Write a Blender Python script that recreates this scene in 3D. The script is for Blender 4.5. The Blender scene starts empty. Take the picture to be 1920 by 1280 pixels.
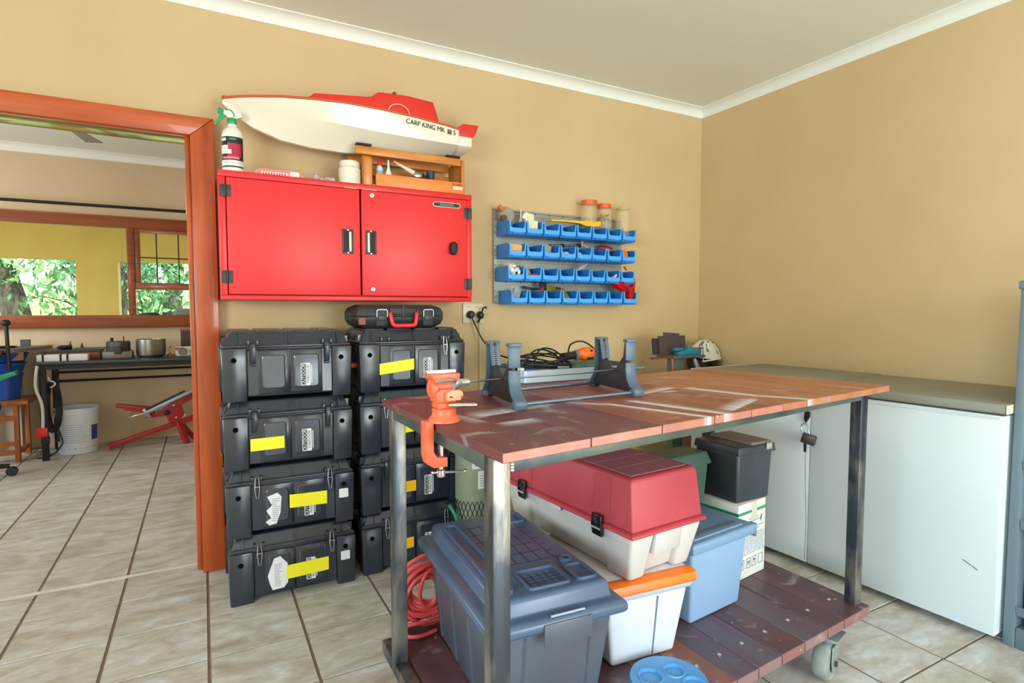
import bpy, bmesh, math, random
from mathutils import Matrix, Vector, Euler
random.seed(7)
R = math.radians
scn = bpy.context.scene
COL = scn.collection

# ------------------------------------------------------------------ camera
cam_d = bpy.data.cameras.new('camera'); cam = bpy.data.objects.new('camera', cam_d); COL.objects.link(cam)
cam.location = (0.0, 0.0, 1.2); cam.rotation_euler = (R(90 - 3.2), 0, R(-28.4))
cam_d.sensor_width = 36.0; cam_d.lens = 36.0 * 1070.5 / 1920.0; cam_d.clip_start = 0.02; cam_d.clip_end = 300
scn.camera = cam
# ------------------------------------------------------------------ view
scn.view_settings.view_transform = 'Standard'; scn.view_settings.look = 'None'
scn.view_settings.gamma = 1.0; scn.view_settings.use_curve_mapping = False
scn.view_settings.exposure = 0.07
# ------------------------------------------------------------------ world sky
w = bpy.data.worlds.new('sky'); scn.world = w; w.use_nodes = True
nt = w.node_tree; nt.nodes.clear()
sky = nt.nodes.new('ShaderNodeTexSky'); sky.sky_type = 'NISHITA'; sky.sun_disc = False
sky.sun_elevation = R(48); sky.sun_rotation = R(200); sky.air_density = 1.0; sky.dust_density = 2.0
bg = nt.nodes.new('ShaderNodeBackground'); bg.inputs['Strength'].default_value = 0.7
wo = nt.nodes.new('ShaderNodeOutputWorld')
nt.links.new(sky.outputs[0], bg.inputs[0]); nt.links.new(bg.outputs[0], wo.inputs[0])
# ------------------------------------------------------------------ sun and daylight
def light(name, kind, loc, rot, energy, color=(1, 1, 1), size=None):
    d = bpy.data.lights.new(name, kind); o = bpy.data.objects.new(name, d); COL.objects.link(o)
    o.location = loc; o.rotation_euler = rot; d.energy = energy; d.color = color
    if kind == 'AREA':
        d.shape = 'RECTANGLE'; d.size, d.size_y = size
    if kind == 'SUN': d.angle = size
    return o
light('sun', 'SUN', (0, 12, 8), (R(40), R(14), 0), 5.0, (1.0, 0.95, 0.85), R(1.0))
# daylight through the wide open garage door behind the camera, and through the side window
light('garage_door_daylight', 'AREA', (1.85, -2.98, 1.06), (R(103), 0, R(-12)), 124.0, (0.80, 0.95, 1.0), (2.3, 2.05))
light('side_window_daylight', 'AREA', (-2.90, -1.15, 1.5), (R(93), 0, R(-84)), 138.0, (0.74, 0.92, 1.0), (2.3, 1.15))
light('far_room_fill_daylight', 'AREA', (-2.94, 4.6, 1.55), (R(90), 0, R(-90)), 50.0, (0.90, 0.97, 1.0), (1.6, 1.1))  # added fill lamp for the far room, in a made-up unseen side opening

# ------------------------------------------------------------------ materials
def s2l(c):
    return tuple(((x / 255.0) / 12.92 if x <= 10.3 else ((x / 255.0 + 0.055) / 1.055) ** 2.4) for x in c)
MATS = {}
def M(name, col, rough=0.5, metal=0.0, col2=None, scale=8.0, bump=0.0, bscale=60.0, spec=0.5, trans=0.0, alpha=1.0,
      coat=0.0, stretch=None, lo=0.35, hi=0.65, emit=None, detail=4.0, rvar=0.0):
    if name in MATS: return MATS[name]
    m = bpy.data.materials.new(name); m.use_nodes = True; MATS[name] = m
    t = m.node_tree; b = t.nodes['Principled BSDF']
    c = s2l(col)
    b.inputs['Base Color'].default_value = (*c, 1); b.inputs['Roughness'].default_value = rough
    b.inputs['Metallic'].default_value = metal
    b.inputs['Specular IOR Level'].default_value = spec
    b.inputs['Transmission Weight'].default_value = trans
    b.inputs['Alpha'].default_value = alpha
    b.inputs['Coat Weight'].default_value = coat
    if emit: b.inputs['Emission Color'].default_value = (*s2l(emit[0]), 1); b.inputs['Emission Strength'].default_value = emit[1]
    if col2 is not None or bump or rvar:
        g = t.nodes.new('ShaderNodeNewGeometry')
        src = g.outputs['Position']
        if stretch:
            mp = t.nodes.new('ShaderNodeMapping'); mp.inputs['Scale'].default_value = stretch
            t.links.new(src, mp.inputs['Vector']); src = mp.outputs['Vector']
        if col2 is not None or rvar:
            n = t.nodes.new('ShaderNodeTexNoise'); n.inputs['Scale'].default_value = scale; n.inputs['Detail'].default_value = detail
            t.links.new(src, n.inputs['Vector'])
            mr = t.nodes.new('ShaderNodeMapRange'); mr.inputs['From Min'].default_value = lo; mr.inputs['From Max'].default_value = hi
            t.links.new(n.outputs['Fac'], mr.inputs['Value'])
        if col2 is not None:
            mx = t.nodes.new('ShaderNodeMix'); mx.data_type = 'RGBA'
            mx.inputs['A'].default_value = (*c, 1); mx.inputs['B'].default_value = (*s2l(col2), 1)
            t.links.new(mr.outputs['Result'], mx.inputs['Factor']); t.links.new(mx.outputs['Result'], b.inputs['Base Color'])
        if rvar:
            ad = t.nodes.new('ShaderNodeMath'); ad.operation = 'MULTIPLY_ADD'
            ad.inputs[1].default_value = rvar; ad.inputs[2].default_value = rough
            t.links.new(mr.outputs['Result'], ad.inputs[0]); t.links.new(ad.outputs[0], b.inputs['Roughness'])
        if bump:
            n2 = t.nodes.new('ShaderNodeTexNoise'); n2.inputs['Scale'].default_value = bscale; n2.inputs['Detail'].default_value = 3
            t.links.new(src, n2.inputs['Vector'])
            bp = t.nodes.new('ShaderNodeBump'); bp.inputs['Strength'].default_value = bump; bp.inputs['Distance'].default_value = 0.01
            t.links.new(n2.outputs['Fac'], bp.inputs['Height']); t.links.new(bp.outputs['Normal'], b.inputs['Normal'])
    return m

# ------------------------------------------------------------------ mesh builder
class MB:
    def __init__(s): s.v = []; s.f = []
    def add(s, vs, fs):
        o = len(s.v); s.v += [Vector(p) for p in vs]; s.f += [tuple(i + o for i in q) for q in fs]; return s
    def box(s, x0, x1, y0, y1, z0, z1):
        vs = [(x, y, z) for x in (x0, x1) for y in (y0, y1) for z in (z0, z1)]
        return s.add(vs, [(0, 1, 3, 2), (4, 6, 7, 5), (0, 4, 5, 1), (2, 3, 7, 6), (0, 2, 6, 4), (1, 5, 7, 3)])
    def obox(s, c, size, rot=(0, 0, 0)):
        m = Euler([R(a) for a in rot]).to_matrix(); c = Vector(c)
        vs = [c + m @ Vector((x * size[0] / 2, y * size[1] / 2, z * size[2] / 2)) for x in (-1, 1) for y in (-1, 1) for z in (-1, 1)]
        return s.add(vs, [(0, 1, 3, 2), (4, 6, 7, 5), (0, 4, 5, 1), (2, 3, 7, 6), (0, 2, 6, 4), (1, 5, 7, 3)])
    def taper(s, b, t, z0, z1):            # b, t = (x0,x1,y0,y1) at bottom and top
        vs = [(b[0], b[2], z0), (b[1], b[2], z0), (b[1], b[3], z0), (b[0], b[3], z0), (t[0], t[2], z1), (t[1], t[2], z1), (t[1], t[3], z1), (t[0], t[3], z1)]
        return s.add(vs, [(3, 2, 1, 0), (4, 5, 6, 7), (0, 1, 5, 4), (1, 2, 6, 5), (2, 3, 7, 6), (3, 0, 4, 7)])
    def hexa(s, q, z0, z1):                # q = four (x,y) corners
        vs = [(x, y, z0) for x, y in q] + [(x, y, z1) for x, y in q]
        return s.add(vs, [(3, 2, 1, 0), (4, 5, 6, 7), (0, 1, 5, 4), (1, 2, 6, 5), (2, 3, 7, 6), (3, 0, 4, 7)])
    def prism(s, poly, axis, a0, a1):
        n = len(poly)
        def P(p, a): return {'x': (a, p[0], p[1]), 'y': (p[0], a, p[1]), 'z': (p[0], p[1], a)}[axis]
        vs = [P(p, a0) for p in poly] + [P(p, a1) for p in poly]
        return s.add(vs, [tuple(range(n))[::-1], tuple(range(n, 2 * n))] + [(i, (i + 1) % n, n + (i + 1) % n, n + i) for i in range(n)])
    def loft(s, rings, cap0=True, cap1=True, closed=True):
        n = len(rings[0]); vs = [p for r in rings for p in r]; fs = []
        for k in range(len(rings) - 1):
            for i in range(n if closed else n - 1):
                j = (i + 1) % n; fs.append((k * n + i, k * n + j, (k + 1) * n + j, (k + 1) * n + i))
        if cap0: fs.append(tuple(range(n))[::-1])
        if cap1: fs.append(tuple(range((len(rings) - 1) * n, len(rings) * n)))
        return s.add(vs, fs)
    def cyl(s, p0, p1, r0, r1=None, n=16, cap=True):
        return s.path([(p0, r0), (p1, r0 if r1 is None else r1)], n, cap)
    def path(s, pr, n=8, cap=True):        # pr = [(point, radius)]
        pts = [Vector(p) for p, _ in pr]; rings = []; ref = None
        for i, (p, r) in enumerate(pr):
            d = (pts[min(i + 1, len(pts) - 1)] - pts[max(i - 1, 0)])
            if d.length < 1e-9: d = Vector((0, 0, 1))
            d.normalize()
            if ref is None: ref = Vector((0, 0, 1)) if abs(d.z) < 0.9 else Vector((1, 0, 0))
            u = ref - d * ref.dot(d)
            if u.length < 1e-6: u = d.orthogonal()
            u.normalize(); v = d.cross(u); ref = u
            rings.append([pts[i] + (u * math.cos(2 * math.pi * k / n) + v * math.sin(2 * math.pi * k / n)) * r for k in range(n)])
        return s.loft(rings, cap, cap)
    def tube(s, pts, r, n=8, cap=True): return s.path([(p, r) for p in pts], n, cap)
    def ring(s, pts, r, n=8):              # closed loop of tube
        P = [Vector(p) for p in pts]; m = len(P); rings = []; ref = Vector((0.13, 0.21, 1)).normalized()
        for i in range(m):
            d = (P[(i + 1) % m] - P[i - 1]).normalized(); u = ref - d * ref.dot(d)
            if u.length < 1e-4: u = d.orthogonal()
            u.normalize(); v = d.cross(u)
            rings.append([P[i] + (u * math.cos(2 * math.pi * k / n) + v * math.sin(2 * math.pi * k / n)) * r for k in range(n)])
        rings.append(rings[0]); return s.loft(rings, False, False)
    def lathe(s, prof, c=(0, 0, 0), n=24, axis='z'):
        c = Vector(c); rings = []
        for r, h in prof:
            q = []
            for k in range(n):
                a = 2 * math.pi * k / n; x, y = max(r, 1e-5) * math.cos(a), max(r, 1e-5) * math.sin(a)
                q.append(c + Vector({'z': (x, y, h), 'y': (x, h, y), 'x': (h, x, y)}[axis]))
            rings.append(q)
        return s.loft(rings, True, True)
    def ball(s, c, r, n=12, m=8):
        r = (r, r, r) if not hasattr(r, '__len__') else r; c = Vector(c); rings = []
        for i in range(1, m):
            t = math.pi * i / m
            rings.append([c + Vector((r[0] * math.sin(t) * math.cos(2 * math.pi * k / n), r[1] * math.sin(t) * math.sin(2 * math.pi * k / n), r[2] * math.cos(t))) for k in range(n)])
        return s.loft(rings, True, True)
    def poly(s, pts): return s.add(pts, [tuple(range(len(pts)))])
    def xf(s, mat): s.v = [mat @ p for p in s.v]; return s
    def build(s, name, mat, parent=None, bevel=0.0, seg=2, smooth=False, world=False, off=None, kind=None, label=None, ang=30, sharp=38):
        me = bpy.data.meshes.new(name)
        base = Vector((0, 0, 0))
        if world and parent is not None: base = parent.location.copy()
        if off is not None: base = Vector(off)
        me.from_pydata([tuple(p - base) for p in s.v], [], s.f)
        bm = bmesh.new(); bm.from_mesh(me)
        bmesh.ops.recalc_face_normals(bm, faces=bm.faces)
        if bevel > 0:
            ed = [e for e in bm.edges if len(e.link_faces) == 2 and e.calc_face_angle(0) > R(ang)]
            if ed: bmesh.ops.bevel(bm, geom=ed, offset=bevel, segments=seg, profile=0.5, affect='EDGES', clamp_overlap=True)
        if smooth or bevel > 0:
            for f in bm.faces: f.smooth = True
            for e in bm.edges:
                if len(e.link_faces) == 2 and e.calc_face_angle(0) > R(sharp): e.smooth = False
        bm.to_mesh(me); bm.free()
        me.materials.append(mat)
        o = bpy.data.objects.new(name, me); COL.objects.link(o)
        if off is not None: o.location = off
        if parent is not None: o.parent = parent
        if kind: o['kind'] = kind
        if label: o['label'] = label
        return o

def tag(o, label, cat, group=None):
    o['label'] = label; o['category'] = cat
    if group: o['group'] = group
    return o
def thing(name, label, cat, loc=(0, 0, 0), rotz=0.0, group=None):
    o = bpy.data.objects.new(name, None); COL.objects.link(o); o.empty_display_size = 0.05
    o.location = loc; o.rotation_euler = (0, 0, R(rotz)); return tag(o, label, cat, group)
def struct(name, mb, mat, parent=None, bevel=0.0, **k):
    o = mb.build(name, mat, parent, bevel, **k)
    if parent is None: o['kind'] = 'structure'
    return o
def inst(o, parent=None, loc=None, name=None):
    c = o.copy(); COL.objects.link(c)
    if parent is not None: c.parent = parent
    if loc is not None: c.location = loc
    return c
def tree_copy(root, loc, rotz=None):
    r = root.copy(); COL.objects.link(r); r.location = loc
    if rotz is not None: r.rotation_euler = (0, 0, R(rotz))
    for ch in list(root.children):
        c = ch.copy(); COL.objects.link(c); c.parent = r
        for g in list(ch.children):
            d = g.copy(); COL.objects.link(d); d.parent = c
    return r
def text(body, size, mat, parent, mtx, name='lettering', sx=1.0, extrude=0.0004, align='CENTER', label=None):
    cu = bpy.data.curves.new('t', 'FONT'); cu.body = body; cu.size = size; cu.extrude = extrude
    cu.align_x = align; cu.align_y = 'CENTER'
    o = bpy.data.objects.new('t', cu); COL.objects.link(o)
    me = bpy.data.meshes.new_from_object(o.evaluated_get(bpy.context.evaluated_depsgraph_get()))
    bpy.data.objects.remove(o); bpy.data.curves.remove(cu)
    me.transform(mtx @ Matrix.Diagonal((sx, 1, 1, 1)))
    me.materials.clear(); me.materials.append(mat); me.name = name
    t = bpy.data.objects.new(name, me); COL.objects.link(t)
    if parent is not None: t.parent = parent
    if label: t['label'] = label
    return t
def T(x, y, z): return Matrix.Translation((x, y, z))
def RX(a): return Matrix.Rotation(R(a), 4, 'X')
def RY(a): return Matrix.Rotation(R(a), 4, 'Y')
def RZ(a): return Matrix.Rotation(R(a), 4, 'Z')
def arc(cx, cy, r, a0, a1, n): return [(cx + r * math.cos(R(a0 + (a1 - a0) * i / n)), cy + r * math.sin(R(a0 + (a1 - a0) * i / n))) for i in range(n + 1)]
def rrect(x0, x1, y0, y1, r, n=4):
    return arc(x1 - r, y1 - r, r, 0, 90, n) + arc(x0 + r, y1 - r, r, 90, 180, n) + arc(x0 + r, y0 + r, r, 180, 270, n) + arc(x1 - r, y0 + r, r, 270, 360, n)
def spline(P, n=6):
    P = [Vector(p) for p in P]; out = []
    for i in range(len(P) - 1):
        a, b, c, d = P[max(i - 1, 0)], P[i], P[i + 1], P[min(i + 2, len(P) - 1)]
        for k in range(n):
            t = k / n; out.append(0.5 * ((2 * b) + (c - a) * t + (2 * a - 5 * b + 4 * c - d) * t * t + (3 * b - a - 3 * c + d) * t ** 3))
    return out + [P[-1]]
ORD = ['first', 'second', 'third', 'fourth', 'fifth', 'sixth', 'seventh', 'eighth']

# common materials
wall_m = M('wall_paint', (212, 184, 139), 0.62, col2=(205, 176, 130), scale=1.3, bump=0.05, bscale=180)
far_wall_m = M('far_wall_paint', (216, 190, 156), 0.7, col2=(210, 183, 149), scale=1.5)
white_m = M('white_gypsum', (240, 240, 230), 0.7)
ceil_m = M('ceiling_paint', (234, 235, 220), 0.8)
wood_m = M('varnished_pine', (204, 92, 36), 0.32, col2=(158, 62, 20), scale=3.0, stretch=(9, 9, 0.7), coat=0.3, lo=0.3, hi=0.75)
woodh_m = M('varnished_pine_across', (204, 92, 36), 0.32, col2=(158, 62, 20), scale=3.0, stretch=(0.7, 9, 9), coat=0.3, lo=0.3, hi=0.75)
dwood_m = M('dark_pine_across', (156, 76, 34), 0.35, col2=(112, 48, 20), scale=3.0, stretch=(0.7, 9, 9), coat=0.2, lo=0.3, hi=0.75)
grout_m = M('grout', (128, 108, 90), 0.9)
blackp = M('black_plastic', (34, 37, 42), 0.42)
black_m = M('matt_black', (16, 16, 17), 0.6)
steel_m = M('bright_steel', (205, 206, 208), 0.25, 1.0)
chrome_m = M('wire_steel', (190, 195, 200), 0.3, 0.9)
white_p = M('white_plastic', (232, 230, 222), 0.4)
yel_m = M('yellow_tape', (246, 232, 36), 0.5)
ora_m = M('orange_tape', (250, 186, 26), 0.5)
paper_m = M('white_paper', (228, 228, 226), 0.7)
ink_m = M('dark_ink', (28, 28, 32), 0.6)
grey_ink = M('grey_ink', (130, 134, 142), 0.7)
rope_m = M('black_rubber_cable', (22, 23, 25), 0.5)
# ================================================================== THE SETTING
YA, XB, ZC = 2.96, 3.115, 2.59
# floor slab with tiles as pieces of their own
def tile_mat():
    m = M('slate_look_tile', (196, 178, 154), 0.34)
    t = m.node_tree; b = t.nodes['Principled BSDF']
    g = t.nodes.new('ShaderNodeNewGeometry'); oi = t.nodes.new('ShaderNodeObjectInfo')
    sc = t.nodes.new('ShaderNodeVectorMath'); sc.operation = 'SCALE'; sc.inputs['Scale'].default_value = 17.0
    cb = t.nodes.new('ShaderNodeCombineXYZ'); t.links.new(oi.outputs['Random'], cb.inputs[0]); t.links.new(oi.outputs['Random'], cb.inputs[2])
    t.links.new(cb.outputs[0], sc.inputs[0])
    ad = t.nodes.new('ShaderNodeVectorMath'); ad.operation = 'ADD'; t.links.new(g.outputs['Position'], ad.inputs[0]); t.links.new(sc.outputs[0], ad.inputs[1])
    mp = t.nodes.new('ShaderNodeMapping'); mp.inputs['Rotation'].default_value = (0, 0, R(28)); mp.inputs['Scale'].default_value = (1, 2.2, 1); t.links.new(ad.outputs[0], mp.inputs[0])
    n1 = t.nodes.new('ShaderNodeTexNoise'); n1.inputs['Scale'].default_value = 5.0; n1.inputs['Detail'].default_value = 6; n1.inputs['Distortion'].default_value = 1.2; t.links.new(mp.outputs[0], n1.inputs[0])
    cr = t.nodes.new('ShaderNodeValToRGB'); e = cr.color_ramp.elements
    e[0].position = 0.28; e[0].color = (*s2l((172, 159, 142)), 1); e[1].position = 0.74; e[1].color = (*s2l((216, 219, 220)), 1)
    k = e.new(0.5); k.color = (*s2l((198, 191, 180)), 1); k = e.new(0.62); k.color = (*s2l((208, 205, 199)), 1)
    t.links.new(n1.outputs['Fac'], cr.inputs[0])
    n2 = t.nodes.new('ShaderNodeTexNoise'); n2.inputs['Scale'].default_value = 34.0; n2.inputs['Detail'].default_value = 5; t.links.new(mp.outputs[0], n2.inputs[0])
    mr = t.nodes.new('ShaderNodeMapRange'); mr.inputs['From Min'].default_value = 0.3; mr.inputs['From Max'].default_value = 0.7; mr.inputs['To Min'].default_value = 0.86; mr.inputs['To Max'].default_value = 1.05; t.links.new(n2.outputs['Fac'], mr.inputs[0])
    mx = t.nodes.new('ShaderNodeVectorMath'); mx.operation = 'SCALE'; t.links.new(cr.outputs[0], mx.inputs[0]); t.links.new(mr.outputs[0], mx.inputs['Scale'])
    t.links.new(mx.outputs[0], b.inputs['Base Color'])
    bp = t.nodes.new('ShaderNodeBump'); bp.inputs['Strength'].default_value = 0.16; bp.inputs['Distance'].default_value = 0.004
    t.links.new(n1.outputs['Fac'], bp.inputs['Height']); t.links.new(bp.outputs[0], b.inputs['Normal'])
    return m
tile_m = tile_mat()
floor = struct('floor', MB().box(-3.1, 3.3, -2.9, 6.5, -0.14, -0.0035), grout_m)
PX, PY, X0, Y0 = 0.318, 0.30, -0.012, 2.168
proto_tile = MB().taper((-0.154, 0.154, -0.1462, 0.1462), (-0.153, 0.153, -0.1452, 0.1452), -0.004, 0.0).build('tile', tile_m, floor)
first = True; rest = MB()
for i in range(-10, 11):
    for j in range(-17, 15):
        cx, cy = X0 + PX * (i + 0.5), Y0 + PY * (j + 0.5)
        if cy > 6.24 or cy < -2.7 or cx < -2.95 or cx > 3.1: continue
        if 2.96 < cy < 3.1 and cx > 0.1: continue
        near = (cy < 2.95 and cy > 0.55 and cx > -1.35 + (cy - 1.2) * -0.35 and cx < 2.6) or (cy > 2.95 and -1.9 < cx < 0.1)
        if near:
            o = proto_tile if first else inst(proto_tile, floor)
            o.location = (cx, cy, random.uniform(-0.0006, 0.0)); first = False
        else:
            rest.taper((cx - 0.154, cx + 0.154, cy - 0.1462, cy + 0.1462), (cx - 0.153, cx + 0.153, cy - 0.1452, cy + 0.1452), -0.004, 0.0)
rest.build('tile_field', tile_m, floor, kind='stuff')
# white joint strip under the doorway
struct('trim_3', MB().box(-1.62, -0.05, 3.02, 3.042, -0.004, 0.0015), M('white_grout_strip', (214, 208, 198), 0.7))
# walls of the workshop
w = MB(); w.box(-0.03, 3.3, YA, 3.12, 0, 2.7); w.box(-3.0, -1.66, YA, 3.12, 0, 2.7); w.box(-1.66, -0.03, YA, 3.12, 2.02, 2.7)
struct('wall_back', w, wall_m)
struct('wall_right', MB().box(XB, 3.26, -2.85, YA, 0, 2.7), wall_m)
w = MB(); w.box(-3.0, -2.86, -2.85, -2.35, 0, 2.7); w.box(-3.0, -2.86, 0.05, YA, 0, 2.7); w.box(-3.0, -2.86, -2.35, 0.05, 0, 0.9); w.box(-3.0, -2.86, -2.35, 0.05, 2.1, 2.7)
struct('wall_left', w, wall_m)
w = MB(); w.box(-2.86, 0.65, -2.9, -2.75, 0, 2.7); w.box(3.03, 3.115, -2.9, -2.75, 0, 2.7); w.box(0.65, 3.03, -2.9, -2.75, 2.12, 2.7)
struct('wall_front', w, wall_m)
struct('ceiling', MB().box(-3.0, 3.26, -2.9, 6.45, ZC, 2.74), ceil_m)
# coved cornices
cove = [(0, 0), (0.006, 0.0)] + [(0.006 + 0.046 * (1 - math.cos(R(a))), 0.008 + 0.042 * math.sin(R(a))) for a in (0, 22, 45, 68, 90)] + [(0.058, 0.051), (0.058, 0.056), (0, 0.056)]
struct('trim_1', MB().prism([(YA - p, 2.534 + q) for p, q in cove], 'x', -2.86, XB), white_m, smooth=True)
struct('trim_2', MB().prism([(XB - p, 2.534 + q) for p, q in cove], 'y', -2.75, YA), white_m, smooth=True)
# doorway frame between the rooms
dr = MB().prism([(-0.030, 0), (0.064, 0), (0.064, 2.045), (-0.030, 1.962)], 'y', 2.905, YA)
door = struct('door_1', dr, wood_m, bevel=0.004)
MB().prism([(-1.76, 1.9622), (-0.0305, 1.9622), (0.063, 2.045), (-1.76, 2.045)], 'y', 2.905, YA).build('door_header', woodh_m, door, bevel=0.004)
MB().box(-1.76, -1.665, 2.905, YA, 0, 1.9615).build('door_post', wood_m, door, bevel=0.004)
MB().box(-0.052, -0.031, 2.945, 3.135, 0.004, 2.02).build('door_jamb', wood_m, door, bevel=0.002)
MB().box(-1.66, -1.64, 2.962, 3.135, 0, 2.02).build('door_jamb', wood_m, door, bevel=0.002)
MB().box(-1.639, -0.0525, 2.962, 3.16, 1.978, 2.0).build('lintel_lining', M('olive_varnish', (150, 138, 84), 0.18, coat=0.4), door, bevel=0.002)
sp = M('strike_plate_metal', (196, 176, 140), 0.4, 0.3)
MB().box(-0.0545, -0.0522, 2.95, 2.985, 1.62, 1.72).build('strike_plate', sp, door, label='pale metal hinge plate')
MB().box(-0.0545, -0.0522, 2.95, 2.985, 0.27, 0.35).build('strike_plate', sp, door, label='pale metal hinge plate')
# walls of the far room
WF = 6.27
w = MB(); w.box(-3.0, 1.35, WF, 6.42, 0, 1.05); w.box(-3.0, 1.35, WF, 6.42, 2.02, 2.7); w.box(-3.0, -2.5, WF, 6.42, 1.05, 2.02); w.box(0.6, 1.35, WF, 6.42, 1.05, 2.02)
struct('wall_far_back', w, far_wall_m)
w = MB(); w.box(-3.1, -2.96, 3.12, 3.7, 0, 2.7); w.box(-3.1, -2.96, 5.5, WF, 0, 2.7); w.box(-3.1, -2.96, 3.7, 5.5, 0, 0.95); w.box(-3.1, -2.96, 3.7, 5.5, 2.15, 2.7)  # opening added for the far-room fill lamp
struct('wall_far_left', w, far_wall_m)
struct('wall_far_right', MB().box(1.2, 1.35, 3.12, WF, 0, 2.7), far_wall_m)
struct('trim_4', MB().prism([(WF - p, 2.525 + q * 1.16) for p, q in cove], 'x', -2.96, 1.2), white_m, smooth=True)
# timber window of the far room
win = struct('window_1', MB().box(-2.6, 0.7, 6.235, 6.30, 1.935, 2.035), dwood_m, bevel=0.003)
MB().box(-2.6, 0.7, 6.20, 6.33, 1.04, 1.15).build('window_sill', dwood_m, win, bevel=0.004)
MB().box(-0.592, -0.535, 6.232, 6.305, 1.1505, 1.9345).build('mullion', dwood_m, win, bevel=0.003)
MB().box(-2.6, -2.51, 6.235, 6.30, 1.1505, 1.9345).build('window_jamb', dwood_m, win)
MB().box(0.6, 0.7, 6.235, 6.30, 1.1505, 1.9345).build('window_jamb', dwood_m, win)
MB().box(-0.5345, 0.5995, 6.235, 6.30, 1.384, 1.446).build('transom', dwood_m, win, bevel=0.003)
sash = MB(); sash.box(-0.534, -0.49, 6.24, 6.285, 1.447, 1.9335); sash.box(-0.49, 0.599, 6.24, 6.285, 1.90, 1.9335); sash.box(0.56, 0.599, 6.24, 6.285, 1.447, 1.90)
sash = sash.build('sash', dwood_m, win, bevel=0.002)
for x in (-0.363, -0.187, -0.01, 0.167, 0.343):
    MB().box(x - 0.005, x + 0.005, 6.262, 6.272, 1.447, 1.93).build('glazing_bar', black_m, sash)
MB().box(-0.49, 0.56, 6.262, 6.272, 1.672, 1.682).build('glazing_bar', black_m, sash)
glass = M('window_glass', (250, 252, 250), 0.0, trans=1.0, spec=0.3)
glass.node_tree.nodes['Principled BSDF'].inputs['IOR'].default_value = 1.02
for x0, x1, z0, z1 in ((-2.51, -0.592, 1.15, 1.935), (-0.49, 0.56, 1.447, 1.90), (-0.535, 0.6, 1.15, 1.384)):
    MB().box(x0, x1, 6.2675, 6.2715, z0, z1).build('pane', glass, win)
# outside: veranda wall with openings, lawn
mus = M('mustard_render', (232, 200, 122), 0.8, col2=(224, 190, 110), scale=2.0)
VW = 8.5
w = MB(); w.box(-7, 3, VW, 8.75, 1.80, 2.75); w.box(-1.322, -0.906, VW, 8.75, -0.3, 1.80); w.box(-7, -3.4, VW, 8.75, -0.3, 1.8); w.box(1.1, 3, VW, 8.75, -0.3, 1.8)
struct('wall_veranda', w, mus)
struct('ceiling_veranda', MB().box(-7, 3, 6.425, 8.9, 2.76, 2.86), white_m)  # roof out of view, added to keep the veranda wall in shade
struct('ground', MB().box(-40, 40, 6.42, 90, -0.42, -0.3), M('dry_lawn', (196, 200, 120), 0.95, col2=(150, 172, 90), scale=1.2))
struct('ground_bank', MB().prism([(13.5, -0.30), (20, 0.45), (30, 1.75), (60, 3.2), (60, -0.35), (13.5, -0.35)], 'x', -40, 40), M('dry_lawn', (196, 200, 120), 0.95))
struct('ground_drive', MB().box(-12, 14, -20, -2.9, -0.2, -0.02), M('pale_paving', (180, 172, 160), 0.9))
# garden trees
leafA = M('bright_leaf', (150, 190, 128), 0.5, col2=(96, 146, 92), scale=0.9, lo=0.4, hi=0.6)
leafB = M('dark_leaf', (116, 166, 118), 0.5, col2=(74, 124, 82), scale=0.8, lo=0.4, hi=0.6)
barkm = M('grey_bark', (96, 92, 78), 0.9, col2=(60, 56, 46), scale=14, stretch=(1, 1, 0.25))
def tree(name, label, x, y, h, r, trunk, nleaf, mat, lean=0.0, z_low=0.9, seed=1, z0=-0.3):
    rnd = random.Random(seed)
    t = thing(name, label, 'tree', (x, y, z0))
    tr = MB(); tr.path([((0, 0, 0), trunk * 1.3), ((lean * 0.2, 0, h * 0.25), trunk), ((lean * 0.6, 0.05, h * 0.5), trunk * 0.85), ((lean, 0.1, h * 0.8), trunk * 0.4)], 10)
    for k in range(6):
        a = rnd.uniform(0, 6.28); z = h * rnd.uniform(0.3, 0.55); L = r * rnd.uniform(0.6, 1)
        b0 = Vector((lean * 0.5, 0, z)); b1 = b0 + Vector((math.cos(a) * L, math.sin(a) * L, L * 0.6))
        tr.path([(b0, trunk * 0.45), ((b0 + b1) / 2 + Vector((0, 0, 0.12)), trunk * 0.3), (b1, trunk * 0.12)], 6)
    tr.build('trunk', barkm, t, smooth=True)
    lf = MB(); cl = []
    for k in range(26):
        a = rnd.uniform(0, 6.28); q = r * math.sqrt(rnd.uniform(0.05, 1)); z = rnd.uniform(z_low, h)
        cl.append(Vector((lean + q * math.cos(a), q * math.sin(a), z)))
    for k in range(nleaf):
        c = rnd.choice(cl) + Vector((rnd.gauss(0, 0.42), rnd.gauss(0, 0.42), rnd.gauss(0, 0.34)))
        if c.z < 0.45: continue
        s_ = rnd.uniform(0.04, 0.10); m = Euler((rnd.uniform(0, 6.28), rnd.uniform(0, 6.28), rnd.uniform(0, 6.28))).to_matrix()
        lf.poly([c + m @ Vector(p) * s_ for p in ((-1.3, 0, 0), (0, -0.55, 0.1), (1.3, 0, 0), (0, 0.55, 0.1))])
    o = lf.build('foliage', mat, t, kind='stuff')
tree('garden_tree', 'leaning grey-trunked garden tree seen through the left veranda opening', -3.55, 16.5, 5.0, 2.2, 0.26, 3000, leafA, lean=-0.7, z_low=2.1, seed=3, z0=0.02)
tree('garden_tree', 'bushy low tree beside the veranda pillar, left of it', -2.2, 15.5, 3.6, 1.1, 0.07, 2200, leafB, z_low=1.0, seed=5, z0=-0.08)
tree('garden_tree', 'thick-trunked tree seen through the barred casement', -0.7, 16.0, 5.2, 1.8, 0.2, 2400, leafA, lean=0.3, z_low=2.0, seed=8, z0=-0.02)
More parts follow.
